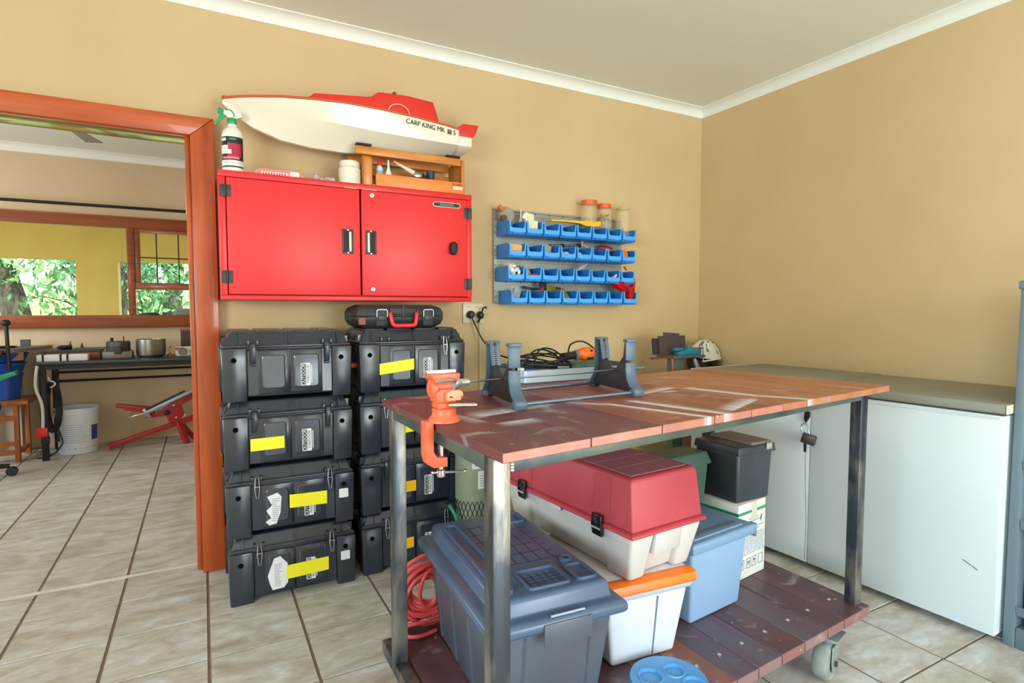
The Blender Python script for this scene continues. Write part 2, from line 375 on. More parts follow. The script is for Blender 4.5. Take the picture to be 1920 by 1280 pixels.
tree('garden_tree', 'slim tree just right of the veranda pillar', -1.45, 14.0, 4.6, 1.0, 0.1, 1300, leafB, z_low=1.9, seed=11, z0=-0.25)
tree('garden_tree', 'wide far tree closing off the back of the garden', -3.2, 25.0, 6.5, 5.0, 0.22, 3600, leafA, z_low=1.6, seed=13, z0=1.08)
tree('garden_tree', 'far tree behind the casement window on the right', 1.2, 23.0, 6.0, 3.2, 0.22, 2400, leafB, z_low=1.5, seed=17, z0=0.82)
# ================================================================== RED WALL CABINET
red = M('red_enamel', (222, 40, 44), 0.38, col2=(214, 34, 40), scale=2.0, bump=0.03, bscale=400)
redd = M('red_enamel_doors', (230, 44, 48), 0.42, bump=0.04, bscale=500)
cab = thing('wall_cabinet', 'wide red steel two-door cabinet hung on the back wall', 'cabinet', (0.648, 2.83, 1.2405))
CF = 2.70
b = MB(); b.box(0.07, 1.226, CF + 0.006, 2.958, 1.241, 1.262); b.box(0.07, 1.226, CF, 2.958, 1.757, 1.784)
b.box(0.07, 0.096, CF + 0.002, 2.958, 1.262, 1.757); b.box(1.2, 1.226, CF + 0.002, 2.958, 1.262, 1.757); b.box(0.096, 1.2, 2.94, 2.958, 1.262, 1.757)
b.box(0.096, 1.2, CF + 0.03, 2.94, 1.262, 1.27)
b.build('cabinet_body', red, cab, bevel=0.003, world=True)
dark_steel = M('dark_grey_steel', (58, 58, 60), 0.45, 0.3)
doorL = MB().box(0.099, 0.654, CF - 0.003, CF + 0.018, 1.266, 1.7545).build('door', redd, cab, bevel=0.003, world=True, label='left red door')
doorR = MB().box(0.662, 1.198, CF - 0.003, CF + 0.018, 1.266, 1.7545).build('door', redd, cab, bevel=0.003, world=True, label='right red door')
def _wp(mb, name, m, par, **k):            # world-coordinate piece under a part of the cabinet
    mb.xf(Matrix.Translation(-cab.location)); return mb.build(name, m, par, **k)
for d, x, s in ((doorL, 0.572, 1), (doorR, 0.679, -1)):
    x0, x1 = x, x + 0.05
    h = MB(); h.box(x0, x1, CF - 0.007, CF - 0.0032, 1.458, 1.466); h.box(x0, x1, CF - 0.007, CF - 0.0032, 1.561, 1.570)
    h.box(x0, x0 + 0.008, CF - 0.007, CF - 0.0032, 1.466, 1.561); h.box(x1 - 0.008, x1, CF - 0.007, CF - 0.0032, 1.466, 1.561)
    hb = _wp(h, 'recessed_pull', dark_steel, d, bevel=0.001)
    _wp(MB().box(x0 + 0.008, x1 - 0.008, CF - 0.0042, CF - 0.0032, 1.466, 1.561), 'pull_pocket', black_m, d)
    xs = x1 - 0.019 if s > 0 else x0 + 0.009
    _wp(MB().box(xs, xs + 0.010, CF - 0.0062, CF - 0.0043, 1.468, 1.559), 'pull_lip', M('pale_lip', (214, 210, 200), 0.4), d)
    sc = MB()
    for z in (1.462, 1.5655): sc.lathe([(0.003, 0.001), (0.003, -0.001)], ((x0 + x1) / 2, CF - 0.0075, z), 8, 'y')
    _wp(sc, 'screw_head', steel_m, d)
for z in (1.733, 1.296):
    l = MB().lathe([(0.011, 0.0), (0.011, -0.006), (0.008, -0.008), (0.0, -0.008)], (0.711, CF - 0.0032, z), 16, 'y')
    lk = _wp(l, 'cam_lock', M('lock_face', (214, 210, 200), 0.35, 0.4), doorR)
    _wp(MB().box(0.7095, 0.7125, CF - 0.0118, CF - 0.0112, z - 0.005, z + 0.005), 'keyhole', ink_m, lk)
bd = MB().prism(rrect(1.013, 1.16, 1.709, 1.734, 0.0124, 5), 'y', CF - 0.0055, CF - 0.0032)
bd = _wp(bd, 'badge', M('badge_rim', (190, 190, 190), 0.3, 0.8), doorR)
_wp(MB().prism(rrect(1.017, 1.156, 1.712, 1.731, 0.0095, 5), 'y', CF - 0.0063, CF - 0.0055), 'badge_face', M('badge_black', (30, 32, 34), 0.4), bd)
t_ = MB()
for k in range(11): t_.box(1.05 + k * 0.0068, 1.0545 + k * 0.0068, CF - 0.0067, CF - 0.0063, 1.717, 1.726)
_wp(t_, 'badge_print', M('badge_grey', (120, 140, 132), 0.5), bd)
kb = MB().prism([(1.098, 1.512), (1.103, 1.533), (1.118, 1.541), (1.136, 1.528), (1.134, 1.49), (1.122, 1.473), (1.1, 1.482)], 'y', CF - 0.03, CF - 0.0032)
_wp(kb, 'turn_knob', black_m, doorR, bevel=0.003)
for x, z0, z1, d in ((0.095, 1.674, 1.722, 1), (0.095, 1.312, 1.364, 1), (1.202, 1.662, 1.716, -1), (1.202, 1.303, 1.358, -1)):
    h = MB(); h.box(x - 0.021, x - 0.003, CF - 0.006, CF - 0.0031, z0, z1); h.box(x + 0.003, x + 0.021, CF - 0.006, CF - 0.0031, z0, z1)
    h.cyl((x, CF - 0.007, z0 - 0.004), (x, CF - 0.007, z1), 0.0045, n=10)
    _wp(h, 'hinge', dark_steel, cab, bevel=0.001)
ch = MB(); ch.box(0.585, 0.64, CF - 0.0015, CF - 0.0003, 1.7575, 1.7600); ch.box(0.668, 0.735, CF - 0.0015, CF - 0.0003, 1.7575, 1.7605)
_wp(ch, 'paint_chip', M('bare_primer', (226, 196, 150), 0.6), cab)
TOPZ = 1.784

# ------------------------------------------------------------------ bait boat on the cabinet
bt = thing('model_bait_boat', 'white radio-controlled bait boat with red deck and cabin, on the wooden rack', 'model boat', (0.66, 2.81, 1.965))
hull_m = M('ivory_gelcoat', (236, 228, 206), 0.22, coat=0.4)
deck_m = M('red_deck', (226, 52, 40), 0.4)
YC = 2.812
#      x, half beam, sheer z, chine half beam, chine z, keel z
ST = [(0.098, 0.004, 2.107, 0.003, 2.098, 2.09), (0.15, 0.040, 2.110, 0.018, 2.085, 2.040), (0.22, 0.068, 2.115, 0.038, 2.072, 2.000), (0.33, 0.096, 2.124, 0.064, 2.062, 1.962),
      (0.46, 0.113, 2.130, 0.086, 2.052, 1.946), (0.60, 0.122, 2.134, 0.100, 2.045, 1.942), (0.76, 0.124, 2.131, 0.106, 2.034, 1.956), (0.93, 0.122, 2.122, 0.108, 2.030, 1.972),
      (1.08, 0.118, 2.109, 0.108, 2.028, 1.990), (1.155, 0.114, 2.100, 0.107, 2.027, 1.998)]
h = MB(); rings = []
for x, hb, sz, cb_, cz, kz in ST:
    P_ = [(x, YC - hb, sz), (x, YC - (hb * 0.35 + cb_ * 0.65) - 0.003, sz * 0.4 + cz * 0.6), (x, YC - cb_, cz), (x, YC - cb_ * 0.55, cz * 0.52 + kz * 0.48), (x, YC - 0.012 * min(1, hb * 12), kz), (x, YC + 0.012 * min(1, hb * 12), kz),
          (x, YC + cb_ * 0.55, cz * 0.52 + kz * 0.48), (x, YC + cb_, cz), (x, YC + (hb * 0.35 + cb_ * 0.65) + 0.003, sz * 0.4 + cz * 0.6), (x, YC + hb, sz)]
    rings.append(P_)
h.loft(rings)
h.build('hull', hull_m, bt, smooth=True, world=True, sharp=20)
# stern step, lower than the sheer
h = MB(); h.loft([[(x, YC - 0.107, 2.075), (x, YC - 0.105, 2.027), (x, YC - 0.055, 2.012), (x, YC, 2.0 if x < 1.2 else 2.006), (x, YC + 0.055, 2.012), (x, YC + 0.105, 2.027), (x, YC + 0.107, 2.075)] for x in (1.1552, 1.20, 1.232)])
h.build('stern_step', hull_m, bt, bevel=0.006, world=True)
g = MB()
for sgn in (-1, 1):
    g.path([((x, YC + sgn * (hb + 0.002), sz + 0.004), 0.0055) for x, hb, sz, *_ in ST], 8)
g.build('gunwale_strip', M('orange_rubbing_strip', (204, 84, 40), 0.45), bt, smooth=True, world=True)
d = MB(); d.loft([[(x, YC - hb * 0.98, sz + 0.003), (x, YC - hb * 0.5, sz + 0.013), (x, YC, sz + 0.016), (x, YC + hb * 0.5, sz + 0.013), (x, YC + hb * 0.98, sz + 0.003)] for x, hb, sz, *_ in ST], True, True, False)
deck = d.build('deck', deck_m, bt, smooth=True, world=True)
c = MB(); c.loft([[(x, YC - y, z0), (x, YC - y * 0.9, z1), (x, YC + y * 0.9, z1), (x, YC + y, z0)] for x, y, z0, z1 in ((0.42, 0.03, 2.135, 2.146), (0.47, 0.075, 2.135, 2.178), (0.70, 0.095, 2.135, 2.196), (0.745, 0.096, 2.135, 2.203))])
c.build('foredeck_hatch', deck_m, bt, bevel=0.006, world=True)
c = MB(); c.loft([[(x, YC - y, z0), (x, YC - y * 0.86, z1), (x, YC + y * 0.86, z1), (x, YC + y, z0)] for x, y, z0, z1 in ((0.715, 0.098, 2.130, 2.195), (0.76, 0.096, 2.128, 2.229), (0.90, 0.094, 2.12, 2.236), (1.035, 0.090, 2.112, 2.229), (1.062, 0.088, 2.108, 2.150))])
cbn = c.build('cabin', deck_m, bt, bevel=0.006, world=True)
wl = MB().tube([(0.80 + 0.052 * (1 - math.cos(R(a))), YC - 0.0985, 2.139 + 0.042 * math.sin(R(a))) for a in range(0, 181, 15)] , 0.0022, 6)
wl.build('window_arch', M('pale_pinstripe', (236, 214, 190), 0.5), bt, world=True)
MB().box(0.845, 0.862, YC - 0.03, YC + 0.03, 2.236, 2.262).build('navigation_light', M('dark_red_lens', (110, 40, 34), 0.3), bt, bevel=0.004, world=True)
MB().box(0.80, 0.8445, YC - 0.026, YC + 0.026, 2.236, 2.256).build('light_lens', M('clear_lens', (226, 200, 160), 0.1, alpha=0.55), bt, bevel=0.003, world=True)
rd = MB().prism([(1.178, 2.135), (1.215, 2.163), (1.305, 2.166), (1.285, 2.118), (1.262, 2.092), (1.235, 2.09), (1.185, 2.098)], 'y', YC - 0.035, YC + 0.035)
rd.build('rudder_block', deck_m, bt, bevel=0.004, world=True)
def near_pt(x, f):                         # point on the near hull side, f = 0 sheer .. 1 chine
    for (a, b_) in zip(ST[:-1], ST[1:]):
        if a[0] <= x <= b_[0]:
            t = (x - a[0]) / (b_[0] - a[0]); hb, sz, cb_, cz = [a[i] + (b_[i] - a[i]) * t for i in (1, 2, 3, 4)]
            m = (YC - (hb * 0.35 + cb_ * 0.65) - 0.003, sz * 0.4 + cz * 0.6); s0 = (YC - hb, sz); s1 = (YC - cb_, cz)
            if f < 0.6: u = f / 0.6; return (s0[0] + (m[0] - s0[0]) * u, s0[1] + (m[1] - s0[1]) * u)
            u = (f - 0.6) / 0.4; return (m[0] + (s1[0] - m[0]) * u, m[1] + (s1[1] - m[1]) * u)
a_, b_ = near_pt(0.87, 0.08), near_pt(0.87, 0.46); c_, d_ = near_pt(1.150, 0.08), near_pt(1.150, 0.5)
MB().poly([(0.87, a_[0] - 0.002, a_[1]), (1.150, c_[0] - 0.002, c_[1]), (1.150, d_[0] - 0.002, d_[1]), (0.87, b_[0] - 0.002, b_[1])]).build('name_decal', M('decal_ivory', (232, 224, 198), 0.35), bt, world=True)
m0 = near_pt(1.01, 0.28)
tm = Matrix.Translation(-bt.location) @ T(1.01, m0[0] - 0.0045, m0[1] - 0.001) @ RZ(1.2) @ RY(4.6) @ RX(84)
text('CARP KING MK', 0.033, ink_m, bt, tm @ T(-0.032, 0, 0), sx=0.88)
text('S', 0.033, ink_m, bt, tm @ T(0.120, 0, 0), sx=0.9)
nb = MB()
for k in range(3): nb.box(0.083 + k * 0.008, 0.0885 + k * 0.008, -0.0135, 0.0115, -0.0004, 0.0004)
nb.xf(tm); nb.build('lettering', M('grey_numeral', (96, 92, 84), 0.6), bt)

# ------------------------------------------------------------------ wooden rack under the boat
rk = thing('wooden_rack', 'small honey-pine carrying rack with a low front board, under the boat', 'rack', (0.94, 2.80, TOPZ))
pine = M('honey_pine', (216, 140, 58), 0.4, col2=(190, 108, 40), scale=4.0, stretch=(0.8, 8, 8), coat=0.2)
pinev = M('honey_pine_upright', (210, 134, 56), 0.4, col2=(182, 102, 38), scale=4.0, stretch=(8, 8, 0.8), coat=0.2)
for x0, x1, zt in ((0.680, 0.722, 1.926), (1.178, 1.196, 1.962)):
    sd = MB().prism([(2.72, TOPZ), (2.90, TOPZ), (2.90, zt - 0.018), (2.885, zt), (2.735, zt), (2.72, zt - 0.018)], 'x', x0, x1)
    sd.build('side_board', pinev, rk, bevel=0.003, world=True)
MB().box(0.645, 1.177, 2.722, 2.742, 1.928, 1.966).build('top_rail', pine, rk, bevel=0.004, world=True)
MB().box(0.645, 1.177, 2.88, 2.90, 1.928, 1.966).build('top_rail', pine, rk, bevel=0.004, world=True)
MB().box(0.723, 1.177, 2.884, 2.898, 1.868, 1.905).build('back_rail', pine, rk, bevel=0.003, world=True)
fb = MB().box(0.735, 1.186, 2.706, 2.719, TOPZ + 0.001, 1.842).build('front_board', M('orange_pine', (232, 140, 66), 0.4, col2=(222, 124, 52), scale=4, stretch=(0.8, 6, 6)), rk, bevel=0.002, world=True)
MB().box(0.723, 1.177, 2.7195, 2.884, TOPZ + 0.0005, TOPZ + 0.008).build('base_board', pine, rk, world=True)
for x in (0.648, 1.10):
    MB().box(x, x + 0.07, 2.715, 2.75, 1.9665, 1.976).build('felt_pad', black_m, rk, world=True)
text('FLYING', 0.017, ink_m, fb, Matrix.Translation(-rk.location) @ T(1.150, 2.7052, 1.828) @ RX(90))
MB().box(1.126, 1.176, 2.7050, 2.7056, 1.805, 1.820).build('print_block', M('white_print', (240, 238, 230), 0.6), fb, off=None).data.transform(Matrix.Translation(-rk.location))
text('MODEL', 0.015, M('orange_print', (224, 120, 50), 0.6), fb, Matrix.Translation(-rk.location) @ T(1.151, 2.7046, 1.8125) @ RX(90))
# glue bottles, starter and cup in the rack
g1 = thing('glue_bottle', 'white glue bottle with a red cap in the pine rack', 'glue', (0.768, 2.765, TOPZ + 0.008))
MB().lathe([(0.016, 0), (0.017, 0.003), (0.017, 0.085), (0.010, 0.10)], n=14).build('bottle_body', M('label_grey_white', (206, 212, 214), 0.4), g1, smooth=True)
MB().lathe([(0.0105, 0.10), (0.009, 0.115), (0.004, 0.135), (0.0, 0.137)], n=12).build('cap', M('red_cap', (214, 48, 36), 0.4), g1, smooth=True)
MB().lathe([(0.0175, 0.02), (0.0175, 0.075)], n=14).build('paper_label', M('label_blue_white', (150, 176, 200), 0.5), g1, smooth=True)
g2 = thing('glue_bottle', 'narrow white tube with a pointed nozzle beside the red-capped glue', 'glue', (0.812, 2.765, TOPZ + 0.008))
MB().lathe([(0.014, 0), (0.015, 0.004), (0.015, 0.07), (0.006, 0.095), (0.004, 0.13), (0.002, 0.134)], n=14).build('bottle_body', white_p, g2, smooth=True)
en = thing('model_engine', 'small silver model engine with a pale pointed cone hanging in the pine rack', 'engine', (0.955, 2.79, 1.842))
MB().lathe([(0.020, -0.02), (0.023, -0.015), (0.023, 0.015), (0.020, 0.02)], (0.01, 0, 0.027), 16, 'x').build('cylinder', steel_m, en, smooth=True)
MB().lathe([(0.024, 0), (0.026, 0.004), (0.026, 0.026), (0.02, 0.03)], (0.01, 0, -0.018), 14).build('muffler', M('rusty_brown', (120, 96, 84), 0.5, 0.4), en, smooth=True)
MB().cyl((-0.01, -0.005, 0.04), (-0.115, -0.02, 0.082), 0.014, 0.003, 14).build('spinner_cone', M('pale_cone', (232, 216, 190), 0.4), en, smooth=True)
c_ = MB(); c_.cyl((0.03, 0, 0.02), (0.058, 0, 0.02), 0.009, n=10); c_.box(0.04, 0.048, -0.004, 0.004, -0.01, 0.045); c_.build('shaft', black_m, en)
MB().cyl((0.01, 0.02, 0.04), (0.01, 0.075, 0.062), 0.006, n=8).build('mount_bracket', black_m, en)
cu_ = MB().lathe([(0.017, 0), (0.023, 0.05), (0.021, 0.05), (0.016, 0.004)], (0, 0, 0), 18).build('cup', M('dark_teal_plastic', (52, 66, 70), 0.5), None, smooth=True, off=None)
cu_.location = (1.062, 2.856, 1.863); tag(cu_, 'small dark grey cup hooked on the back rail of the pine rack', 'cup')

# ------------------------------------------------------------------ other things on the cabinet
sp_ = thing('spray_bottle', 'white spray bottle with a green trigger on the left end of the red cabinet', 'spray bottle', (0.132, 2.765, TOPZ))
MB().lathe([(0.040, 0), (0.0435, 0.006), (0.0435, 0.155), (0.036, 0.178), (0.018, 0.196), (0.0165, 0.212)], n=28).build('bottle_body', M('milky_plastic', (236, 234, 222), 0.3), sp_, smooth=True)
def wrap(r, a0, a1, z0, z1, n=10):
    q = MB(); A_ = [R(a0 + (a1 - a0) * i / n) for i in range(n + 1)]
    q.loft([[(r * math.cos(a), r * math.sin(a), z0), (r * math.cos(a), r * math.sin(a), z1)] for a in A_], False, False, False); return q
lab = wrap(0.0440, -168, -30, 0.048, 0.146).build('paper_label', M('label_black', (30, 26, 28), 0.45), sp_, smooth=True)
wrap(0.0443, -122, -48, 0.062, 0.118).build('label_patch', M('label_crimson', (176, 34, 68), 0.45), lab, smooth=True)
wrap(0.0445, -165, -118, 0.074, 0.110).build('label_patch', M('label_white', (228, 222, 212), 0.45), lab, smooth=True)
wrap(0.0447, -130, -100, 0.074, 0.092).build('label_patch', M('label_white', (228, 222, 212), 0.45), lab, smooth=True)
wrap(0.0447, -150, -60, 0.053, 0.062).build('label_patch', M('label_pink', (234, 120, 140), 0.45), lab, smooth=True)
wrap(0.0447, -160, -128, 0.128, 0.140).build('label_patch', M('label_white', (228, 222, 212), 0.45), lab, smooth=True)
wrap(0.0447, -110, -75, 0.132, 0.140).build('label_patch', M('label_green', (36, 140, 84), 0.45), lab, smooth=True)
for z in (0.036, 0.042): wrap(0.0440, -165, -32, z, z + 0.0012).build('label_line', grey_ink, lab, smooth=True)
wrap(0.0440, -168, -30, 0.018, 0.025).build('label_band', M('label_darkgreen', (24, 78, 56), 0.45), lab, smooth=True)
grn = M('green_plastic', (18, 158, 92), 0.35)
MB().lathe([(0.0175, 0.206), (0.019, 0.208), (0.019, 0.228), (0.016, 0.232)], n=20).build('collar', grn, sp_, smooth=True)
MB().prism([(-0.034, 0.246), (-0.030, 0.266), (0.034, 0.266), (0.040, 0.240), (0.012, 0.230), (-0.012, 0.230)], 'y', -0.011, 0.011).build('spray_head', M('clear_white_plastic', (226, 226, 214), 0.25), sp_, bevel=0.003)
MB().prism([(-0.036, 0.262), (-0.050, 0.256), (-0.046, 0.240), (-0.056, 0.220), (-0.072, 0.196), (-0.066, 0.194), (-0.040, 0.222), (-0.026, 0.240), (-0.024, 0.25)], 'y', -0.009, 0.009).build('trigger', grn, sp_, bevel=0.002)
MB().lathe([(0.010, 0), (0.011, 0.004), (0.011, 0.016), (0.008, 0.018)], (-0.054, 0, 0.258), 14, 'x').build('nozzle', grn, sp_, smooth=True)
MB().tube(spline([(-0.028, -0.0125, 0.262), (-0.008, -0.0125, 0.264), (0.004, -0.0125, 0.252), (0.008, -0.0125, 0.236)]), 0.0022, 6).build('trigger_spring', grn, sp_)
pb = thing('abrasive_packet', 'flat pink and white packet lying on the red cabinet beside the spray bottle', 'packet', (0.318, 2.785, TOPZ + 0.0005), -2)
MB().box(-0.090, 0.090, -0.03, 0.03, 0, 0.036).build('packet_body', M('pink_card', (226, 132, 126), 0.5), pb, bevel=0.002)
q = MB(); q.box(-0.075, 0.035, -0.0312, -0.0306, 0.006, 0.022); q.build('print_block', paper_m, pb)
q = MB(); q.box(0.042, 0.082, -0.0312, -0.0306, 0.004, 0.03); q.build('print_block', paper_m, pb)
q = MB()
for k in range(9): q.box(-0.07 + k * 0.011, -0.0635 + k * 0.011, -0.0318, -0.0313, 0.010, 0.019)
q.build('print_line', M('red_print', (198, 92, 92), 0.6), pb)
q = MB(); q.poly([(-0.105, -0.031, 0.014), (-0.09, -0.0315, 0.006), (-0.09, -0.0315, 0.03)]); q.poly([(0.09, -0.0315, 0.002), (0.105, -0.031, 0.012), (0.09, -0.0315, 0.024)]); q.build('plastic_wrap', M('clear_wrap', (220, 190, 190), 0.1, alpha=0.4), pb)
tub = thing('white_tub', 'white screw-top tub on the red cabinet, left of the pine rack', 'tub', (0.628, 2.775, TOPZ))
MB().lathe([(0.046, 0), (0.050, 0.004), (0.051, 0.075), (0.047, 0.081), (0.044, 0.083)], n=32).build('tub_body', M('cream_plastic', (232, 226, 208), 0.4), tub, smooth=True)
MB().lathe([(0.0445, 0.083), (0.0465, 0.0845), (0.0465, 0.106), (0.043, 0.111), (0.0, 0.112)], n=32).build('screw_lid', M('cream_plastic', (232, 226, 208), 0.4), tub, smooth=True)
crm = M('crumpled_grey_rag', (206, 202, 196), 0.8, col2=(150, 146, 142), scale=40)
for i, (x, y, z, rx, ry, rz, lb) in enumerate(((0.468, 2.745, 0.016, 0.017, 0.014, 0.016, 'small upright white cap at the left of the loose scraps on the cabinet'), (0.500, 2.76, 0.011, 0.018, 0.012, 0.011, 'grey crumpled scrap between the white cap and the long white piece'), (0.532, 2.745, 0.012, 0.026, 0.011, 0.012, 'long whitish scrap in front of the white tub on the cabinet'))):
    q = MB().ball((0, 0, 0), (rx, ry, rz), 10, 6)
    for p in q.v: p += Vector((random.uniform(-1, 1), random.uniform(-1, 1), random.uniform(-0.4, 0.4))) * 0.003
    o = q.build('loose_scrap', crm, None, smooth=True); o.location = (x, y, TOPZ + z); tag(o, lb, 'scrap', 'loose scraps on the cabinet')
# ================================================================== STACKED CRATES
crate_m = M('black_crate_plastic', (43, 50, 61), 0.17, col2=(36, 43, 53), scale=4, spec=0.75, rvar=0.12, bump=0.10, bscale=7)
crate_d = M('black_crate_recess', (38, 43, 51), 0.3, spec=0.5)
label_w = M('label_white_print', (226, 228, 230), 0.5)
W2 = 0.2535; D = 0.40; PIT = 0.277
def rot_text(body, size, mat, parent, x, y, z, sx=1.0):
    return text(body, size, mat, parent, T(x, y, z) @ RX(90) @ RZ(90), sx=sx, extrude=0.0003)
def make_crate(label, latches, tape=None, tape_mat=None, sticker=None, post_label=False, logo=True, loc=(0, 0, 0), group=None):
    t = thing('storage_crate', label, 'crate', loc, 0, group)
    # tub: local x -W2..W2, front y=0, back y=D
    b = MB(); b.taper((-0.236, 0.236, 0.022, D - 0.01), (-0.242, 0.242, 0.016, D - 0.004), 0.016, 0.206)
    b.box(-0.247, 0.247, 0.010, D, 0.2065, 0.216)
    for s in (-1, 1):                        # rear corner posts
        b.box(min(s * W2, s * 0.165), max(s * W2, s * 0.165), D - 0.05, D + 0.004, 0.0, 0.214)
    body = b.build('tub', crate_d, t, bevel=0.003)
    for s in (-1, 1):
        x0, x1 = (-W2, -0.160) if s < 0 else (0.172, W2)
        p = MB(); p.taper((x0 + (0.006 if s < 0 else 0), x1 - (0 if s < 0 else 0.006), 0.003, 0.075), (x0, x1, 0.0, 0.078), 0.0, 0.214)
        po = p.build('corner_post', crate_m, t, bevel=0.005)
        xc = -0.207 if s < 0 else 0.208
        MB().lathe([(0.0105, -0.0008), (0.0105, 0.004)], (xc, 0, 0.167), 18, 'y').build('rope_hole', M('hole_black', (7, 7, 8), 0.95, spec=0.1), po)
        if post_label and s > 0:
            MB().prism(rrect(0.187, 0.226, 0.108, 0.147, 0.004, 3), 'y', -0.0008, -0.0001).build('sticker', label_w, po, label='small white sticker')
    for s in (-1, 1):                        # two embossed front panels
        x0, x1 = (-0.118, -0.0035) if s < 0 else (0.0035, 0.130)
        pn = MB().box(x0, x1, 0.0075, 0.02, 0.028, 0.203).build('front_panel', crate_m, t, bevel=0.003)
        e = MB()
        q = rrect(x0 + 0.014, x1 - 0.012, 0.046, 0.186, 0.012, 4); q2 = rrect(x0 + 0.019, x1 - 0.017, 0.051, 0.181, 0.010, 4)
        n = len(q); e.loft([[(x, 0.0076, z) for x, z in q], [(x, 0.0052, z) for x, z in q2]], False, True)
        e.build('emboss', crate_m, pn)
    # lid
    l = MB(); l.loft([[(-x, y0, z), (x, y0, z), (x, D - y0, z), (-x, D - y0, z)] for x, y0, z in ((0.249, 0.006, 0.2165), (0.249, 0.006, 0.224), (0.238, 0.014, 0.230), (0.222, 0.030, 0.270), (0.219, 0.034, 0.2758))])
    lid = l.build('lid', crate_m, t, bevel=0.002)
    for x in (-0.196, 0.0, 0.196):           # ribs down the lid front
        MB().prism([(0.004, 0.232), (0.012, 0.232), (0.032, 0.2745), (0.026, 0.2745)], 'x', x - 0.002, x + 0.002).build('lid_rib', crate_m, lid)
    for s in (-1, 1):
        for k in range(3): MB().box(min(s * 0.222, s * 0.246), max(s * 0.222, s * 0.246), 0.05 + k * 0.12, 0.054 + k * 0.12, 0.225, 0.255).build('lid_rib', crate_m, lid)
    # latches
    for s, kind in zip((-1, 1), latches):
        x = -0.137 if s < 0 else 0.150
        for xl in (x - 0.022, x + 0.012): MB().box(xl, xl + 0.010, -0.004, 0.03, 0.226, 0.246).build('latch_lug', crate_m, lid, bevel=0.002)
        MB().box(x - 0.019, x + 0.019, 0.0095, 0.017, 0.024, 0.205).build('latch_channel', crate_m if s > 0 else crate_d, t)
        if kind == 'clip':
            k_ = MB().prism([(0.012, 0.150), (-0.001, 0.152), (-0.008, 0.168), (-0.010, 0.205), (-0.006, 0.232), (0.006, 0.236), (0.006, 0.15)], 'x', x - 0.009, x + 0.009)
            la = k_.build('latch', M('latch_black', (46, 52, 60), 0.22), t, bevel=0.002)
            MB().cyl((x - 0.010, 0.0, 0.148), (x + 0.010, 0.0, 0.148), 0.006, n=10).build('latch_pin', crate_d, la)
        elif kind == 'wire':
            P_ = [(x - 0.006, 0.0, 0.243), (x + 0.006, 0.0, 0.243), (x + 0.009, -0.004, 0.20), (x + 0.004, -0.007, 0.158), (x - 0.004, -0.007, 0.158), (x - 0.009, -0.004, 0.20)]
            MB().ring(P_, 0.0017, 6).build('wire_latch', chrome_m, t)
            MB().cyl((x - 0.009, -0.002, 0.205), (x + 0.009, -0.002, 0.205), 0.0022, n=6).build('latch_pin', chrome_m, t)
    if logo:
        x = 0.063
        lp = MB().prism(rrect(x - 0.019, x + 0.019, 0.052, 0.146, 0.004, 3), 'y', 0.0040, 0.0051).build('logo_plate', label_w, t)
        MB().prism(rrect(x - 0.0172, x + 0.0005, 0.0540, 0.1440, 0.003, 3), 'y', 0.0035, 0.0040).build('logo_band', ink_m, lp)
        rot_text('OUTDOOR', 0.0205, label_w, lp, x - 0.0083, 0.0034, 0.099, 0.86)
        rot_text('WAREHOUSE', 0.0165, ink_m, lp, x + 0.0098, 0.0038, 0.099, 0.78)
        MB().box(x + 0.0225, x + 0.0255, 0.0043, 0.0051, 0.062, 0.137).build('tagline_bar', label_w, lp)
    if tape:
        x0, x1, z0, z1, hh = tape            # lower-left z0, lower-right z1
        tp = MB(); xs = [x0 + (x1 - x0) * i / 8 for i in range(9)]
        tp.loft([[(x, 0.0022 + (0.0006 if -0.02 > x else 0), z0 + (z1 - z0) * i / 8), (x, 0.0022, z0 + (z1 - z0) * i / 8 + hh)] for i, x in enumerate(xs)], False, False, False)
        tp.loft([[(x, 0.0032, z0 + (z1 - z0) * i / 8), (x, 0.0032, z0 + (z1 - z0) * i / 8 + hh)] for i, x in enumerate(xs)], False, False, False)
        tp.build('tape_strip', tape_mat, t)
    if sticker == 'torn':
        P_ = [(-0.100, 0.156), (-0.060, 0.168), (-0.045, 0.150), (-0.050, 0.085), (-0.066, 0.040), (-0.094, 0.036), (-0.108, 0.052), (-0.086, 0.066), (-0.104, 0.098), (-0.082, 0.118)]
    elif sticker == 'hex':
        P_ = [(-0.082, 0.170), (-0.058, 0.176), (-0.030, 0.140), (-0.030, 0.060), (-0.046, 0.040), (-0.090, 0.038), (-0.100, 0.066), (-0.108, 0.100)]
    if sticker:
        st = MB().prism(P_, 'y', 0.0040, 0.0050).build('sticker', paper_m, t, label='torn white paper label')
        ln = MB(); zs = 0.052
        while zs < 0.15:
            ln.box(-0.082, -0.055 + random.uniform(-0.01, 0.006), 0.0035, 0.0039, zs, zs + 0.0022); zs += 0.0082
        ln.build('print_line', grey_ink, st)
    return t
LX = 0.3085; LY = 2.498
crates = []
spec_left = [
    dict(label='bottom black crate of the left stack, with a hexagonal white sticker and yellow tape', latches=('wire', 'wire'), tape=(-0.034, 0.136, 0.073, 0.078, 0.058), tape_mat=yel_m, sticker='hex', post_label=True),
    dict(label='left-stack black crate second from the floor, with torn white sticker and yellow tape', latches=('wire', 'wire'), tape=(-0.014, 0.137, 0.096, 0.092, 0.056), tape_mat=yel_m, sticker='torn', post_label=True),
    dict(label='black crate third from the floor in the left stack, yellow tape on its left panel', latches=('clip', 'clip'), tape=(-0.154, -0.026, 0.074, 0.076, 0.050), tape_mat=yel_m),
    dict(label='top black crate of the left stack, without any tape', latches=('clip', 'clip')),
]
for k, s in enumerate(spec_left):
    crates.append(make_crate(loc=(LX + (0.006, 0.003, 0.0, 0.0)[k], LY, k * PIT), group='black stacking crates', **s))
RXX = 0.853; RYY = 2.520
